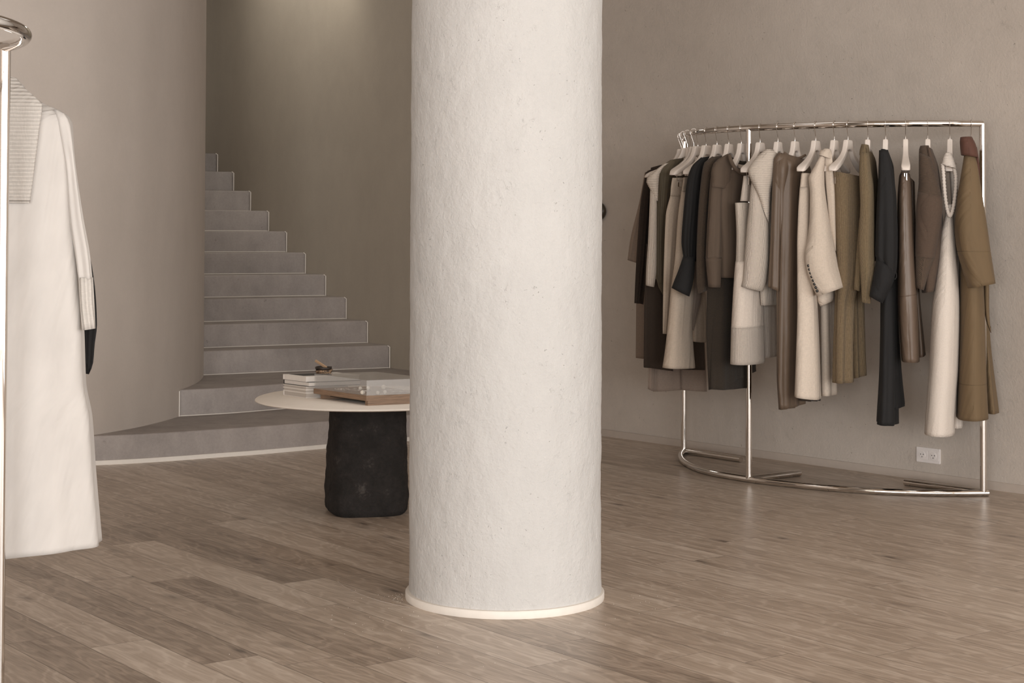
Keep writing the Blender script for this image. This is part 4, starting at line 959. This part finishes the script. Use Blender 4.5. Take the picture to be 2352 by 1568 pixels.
# 19 black dress
g = garment('dress', 'long black dress with full gathered sleeve and open cuff', 'dress', hp[19])
cloth('body', [(2024, 345, 2040, 346), (2020, 380, 2052, 385), (2022, 560, 2060, 560), (2024, 680, 2061, 680), (2019.6, 841, 2069, 841), (2014, 935, 2078, 930)], Yh(19)+.04, U(19), .17, .03, afix=True, mat=K['black'], parent=g, seed=61, fold=.012, kf=(5, 8, 11))
cloth('front_panel', [(2026, 600, 2056, 600), (2022, 694, 2060, 694), (2019, 841, 2061, 841), (2012, 970, 2062, 972)], Yh(19)-.06, U(19), .08, .03, mat=K['black'], parent=g, seed=62, fold=.014, kf=(3, 5, 7))
cloth('sleeve', [(2019, 345, 2040, 344), (2018, 383, 2050, 383), (2014, 470, 2060, 470), (2011, 540, 2062, 540), (2010, 584, 2061, 597), (2016, 602, 2058, 630)], Yh(19)-.18, U(19), .06, .05, mat=K['black'], parent=g, seed=63, fold=.012, kf=(4, 6, 9), hem=False)
cloth('cuff', [(2013, 592, 2057, 622), (2007, 630, 2052, 645), (1997, 680, 2026, 696)], Yh(19)-.18, U(19), .05, .04, mat=K['black'], parent=g, seed=64, fold=.003, kf=(2, 3))
tube('cuff_loop', [tuple(at_y(2055+4*math.cos(a), 632+9*math.sin(a), Yh(19)-.2)) for a in np.linspace(0, 2*PI, 20)[:-1]], .0025, K['black'], g, 8, True)
# 20 leather skirt
g = garment('skirt', 'brown leather skirt with horizontal seam clipped to an edge-on hanger', 'skirt', hp[20])
lr = [(2071, 394, 2090, 400), (2066, 404, 2092, 410), (2062, 470, 2096, 470), (2062, 572, 2101, 572), (2062.5, 680, 2106.5, 674), (2066, 760, 2109, 755), (2070.5, 828, 2111, 829)]
cloth('panel', lr, Yh(20)-.08, U(20), .09, .03, mat=K['leather'], parent=g, seed=65, fold=.010, kf=(2, 3, 5), foldtop=.8, seams=(677,))
cloth('back_panel', [(2088, 405, 2101, 418), (2092, 500, 2103, 500), (2100, 672, 2112, 672), (2104, 820, 2126, 815)], Yh(20)+.06, U(20), .08, .02, mat=K['leather'], parent=g, seed=66, fold=.005, kf=(3, 5))
# 21 brown knit sweater
g = garment('sweater', 'dark brown knit sweater with ribbed cuff between the leather skirt and the cream dress', 'sweater', hp[21])
cloth('body', [(2124, 338, 2142, 345), (2122, 370, 2155, 383), (2118, 440, 2163, 450), (2116, 560, 2166, 560), (2117, 672, 2153, 664)], Yh(21)+.0, U(21), .17, .03, afix=True, mat=K['brownknit'], parent=g, seed=67, fold=.005)
cloth('neck', [(2114, 335, 2133, 334), (2111, 345, 2136, 345), (2111, 356, 2138, 366)], Yh(21)-.12, U(21), .05, .04, mat=K['brownhrib'], parent=g, seed=68, fold=.001, kf=(2,), hem=False)
cloth('shoulder', [(2111, 350, 2138, 362), (2111, 400, 2148, 400), (2111, 420, 2158, 430), (2108, 450, 2164, 462)], Yh(21)-.16, U(21), .06, .05, mat=K['brownhrib'], parent=g, seed=69, fold=.002, kf=(2, 3), hem=False)
cloth('sleeve', [(2109, 440, 2162, 452), (2105, 480, 2165, 475), (2104, 530, 2158, 530), (2103, 589, 2146, 593)], Yh(21)-.165, U(21), .06, .05, mat=K['brownknit'], parent=g, seed=69, fold=.003, kf=(2, 3), hem=False)
cloth('cuff', [(2102.5, 587, 2146, 592), (2102.5, 620, 2135, 620), (2104, 660, 2123, 667)], Yh(21)-.165, U(21), .05, .045, mat=K['brownrib'], parent=g, seed=70, fold=.003, kf=(2, 3))
# 22 cream dress
g = garment('dress', 'long sleeveless cream boucle dress with ribbed armhole loop', 'dress', hp[22])
cloth('body', [(2174, 470, 2190, 470), (2170, 500, 2190, 500), (2162, 530, 2193, 530), (2152, 620, 2199, 620), (2141, 707, 2203, 710), (2134, 841, 2200, 841), (2128, 920, 2195, 920), (2123, 993, 2192, 995)], Yh(22)-.06, U(22), .12, .05, mat=K['creamboucle'], parent=g, seed=71, fold=.003, kf=(2, 3))
cloth('back_panel', [(2180, 380, 2196, 390), (2186, 500, 2204, 500), (2190, 700, 2207, 700), (2186, 980, 2211, 980)], Yh(22)+.08, U(22), .06, .02, mat=K['creamboucle'], parent=g, seed=72, fold=.003)
cloth('shoulder', [(2172, 350, 2186, 352), (2166, 362, 2192, 370), (2162, 377, 2197, 388)], Yh(22)-.12, U(22), .05, .04, mat=K['creambrib'], parent=g, seed=73, fold=.001, kf=(2,), hem=False)
neckband('armhole_rib', [(2165, 376, 0), (2167, 400, 0), (2169, 430, 0), (2172, 460, 0), (2177, 486, 0), (2182, 496, 0), (2187, 486, 0), (2192, 460, .01), (2195, 430, .02), (2195, 404, .02), (2191, 386, .02), (2184, 376, .01)], Yh(22)-.13, .0085, K['creambrib'], g, .16)
# 23 trench coat
g = garment('trench_coat', 'long olive brown trench coat with brown collar at the right end of the rack', 'coat', hp[23])
cloth('body', [(2216, 345, 2240, 345), (2208, 420, 2250, 420), (2204, 600, 2256, 600), (2203, 720, 2261, 720), (2199, 880, 2265, 880), (2196.5, 958, 2268.5, 956)], Yh(23)-.03, U(23), .14, .05, mat=K['trench'], parent=g, seed=74, fold=.007, kf=(3, 4, 6), seams=(877,))
cloth('back_panel', [(2240, 380, 2252, 380), (2250, 560, 2264, 560), (2256, 760, 2272, 760), (2262, 946, 2293, 946)], Yh(23)+.08, U(23), .08, .025, mat=K['trench'], parent=g, seed=75, fold=.006, kf=(3, 5))
cloth('sleeve', [(2215, 352, 2238, 352), (2211, 380, 2245, 380), (2205, 418, 2251, 418), (2197, 470, 2259, 470), (2193, 520, 2267, 520), (2198, 570, 2274, 570), (2211, 620, 2282, 620), (2224, 662, 2287, 650)], Yh(23)-.19, U(23), .06, .05, mat=K['trench'], parent=g, seed=76, fold=.006, kf=(2, 3, 5), seams=(577,))
cloth('collar', [(2206, 315, 2232, 314), (2205, 325, 2240, 330), (2206, 340, 2244, 345), (2208, 356, 2247, 362)], Yh(23)-.20, U(23), .06, .05, mat=K['trenchcollar'], parent=g, seed=77, fold=.001, kf=(2,))
cloth('lapel', [(2236, 335, 2244, 338), (2241, 360, 2248, 362), (2245, 390, 2251, 395), (2249, 412, 2252, 418)], Yh(23)-.14, U(23), .02, .03, mat=K['trenchcollar'], parent=g, seed=78, fold=.001, kf=(2,))
cloth('belt_end', [(2259, 650, 2272, 655), (2260, 700, 2272, 700), (2264, 735, 2274, 740), (2274, 762, 2277, 765)], Yh(23)-.05, U(23), .02, .008, mat=K['trench'], parent=g, seed=79, fold=.001, kf=(2,))

# ------------------------------------------------------------------ foreground rack at the left
SF = .947; RT2 = 1.3+.523*SF; r2_ = .748; cl = [(-1.985+r2_*math.cos(2*PI*k/96), 4.20+r2_*math.sin(2*PI*k/96)) for k in range(96)]
rk2 = thing('clothes_rack', 'round chrome tube clothes rack cut off by the left edge, in the foreground', 'clothes rack', (-1.985, 4.2, 0))
tube('top_rail', [(*p, RT2) for p in cl], RR*.98, M['chrome'], rk2, 24, True)
tube('base_rail', [(*p, RR) for p in cl], RR*.98, M['chrome'], rk2, 24, True)
for q in ((-1.398, 4.2+math.sqrt(r2_**2-.587**2)), (-2.6, 4.2+math.sqrt(r2_**2-.615**2)), (-2.0, 4.2-r2_)): tube('post', [(*q, RR), (*q, RT2)], RR, M['chrome'], rk2, 24)
# white coat
CYD = 4.88
hc = (np.array([-1.64, 4.2+math.sqrt(r2_**2-.345**2)]), np.array([0., 1.]), np.array([1., 0.]))
hanger(hc, False, 0, 'white hanger in the foreground white coat, mostly cut off by the left edge', None, RT2-.075, rt=RT2)
g = thing('coat', 'long white cotton coat with ribbed lapel hanging at the left edge of the picture', 'coat', (-1.65, CYD, 1.7))
uc = (1, .12)
def bx(xr): return -80-xr
cr = [(34, 177), (48, 192), (66, 214), (98, 237), (128, 249), (150, 262), (160, 284), (163, 340), (166, 420), (172, 560), (186, 760), (190, 880), (204, 960), (212, 1080), (226, 1250)]
cloth('body', [(bx(x), y, x, y) for x, y in cr[:-1]]+[(-306, 1285, 226, 1250)], CYD, uc, .22, .09, mat=K['coat'], parent=g, seed=90, fold=.014, kf=(5, 8, 11), seg=160, foldtop=.06, sq=.8)
cloth('sleeve', [(125, 252, 150, 262), (130, 280, 163, 284), (150, 380, 174, 380), (160, 500, 192, 500), (174, 590, 208, 590), (180, 640, 213, 640)], CYD-.02, uc, .05, .045, mat=K['coat'], parent=g, seed=92, fold=.007, kf=(3, 5), hem=False)
cloth('cuff', [(180, 637, 213, 637), (183, 700, 216, 700), (187, 758, 218, 754)], CYD-.02, uc, .05, .045, mat=K['coatvrib'], parent=g, seed=93, fold=.002, kf=(3,))
cloth('lapel', [(0, 176, 38, 180), (-8, 192, 50, 196), (-12, 214, 72, 216), (-12, 240, 95, 240), (-12, 300, 88, 300), (-12, 380, 78, 380), (-12, 466, 67, 466)], CYD, uc, .1, .018, mat=K['coatrib'], parent=g, seed=94, fold=.0, kf=(2,), hem=True, seg=96, topcap=True, sq=.6, dys=[-.028, -.045, -.062, -.075, -.088, -.094, -.098])
# black garment behind it
g = thing('blouse', 'black garment almost hidden behind the foreground white coat, only its sleeve showing', 'blouse', (-1.6, 5.1, 1.7))
cloth('body', [(-60, 220, 100, 240), (-100, 290, 150, 290), (-110, 700, 165, 700), (-115, 860, 168, 860)], 5.1, uc, .2, .06, mat=K['black'], parent=g, seed=95, fold=.01)
cloth('sleeve', [(120, 268, 143, 276), (138, 380, 165, 380), (160, 520, 186, 520), (178, 600, 209, 600), (186, 690, 220, 690), (186, 740, 222, 745), (188, 790, 217, 790), (190, 830, 213, 835), (192, 857, 204, 859)], 5.05, uc, .05, .045, mat=K['black'], parent=g, seed=96, fold=.014, kf=(3, 5, 8))
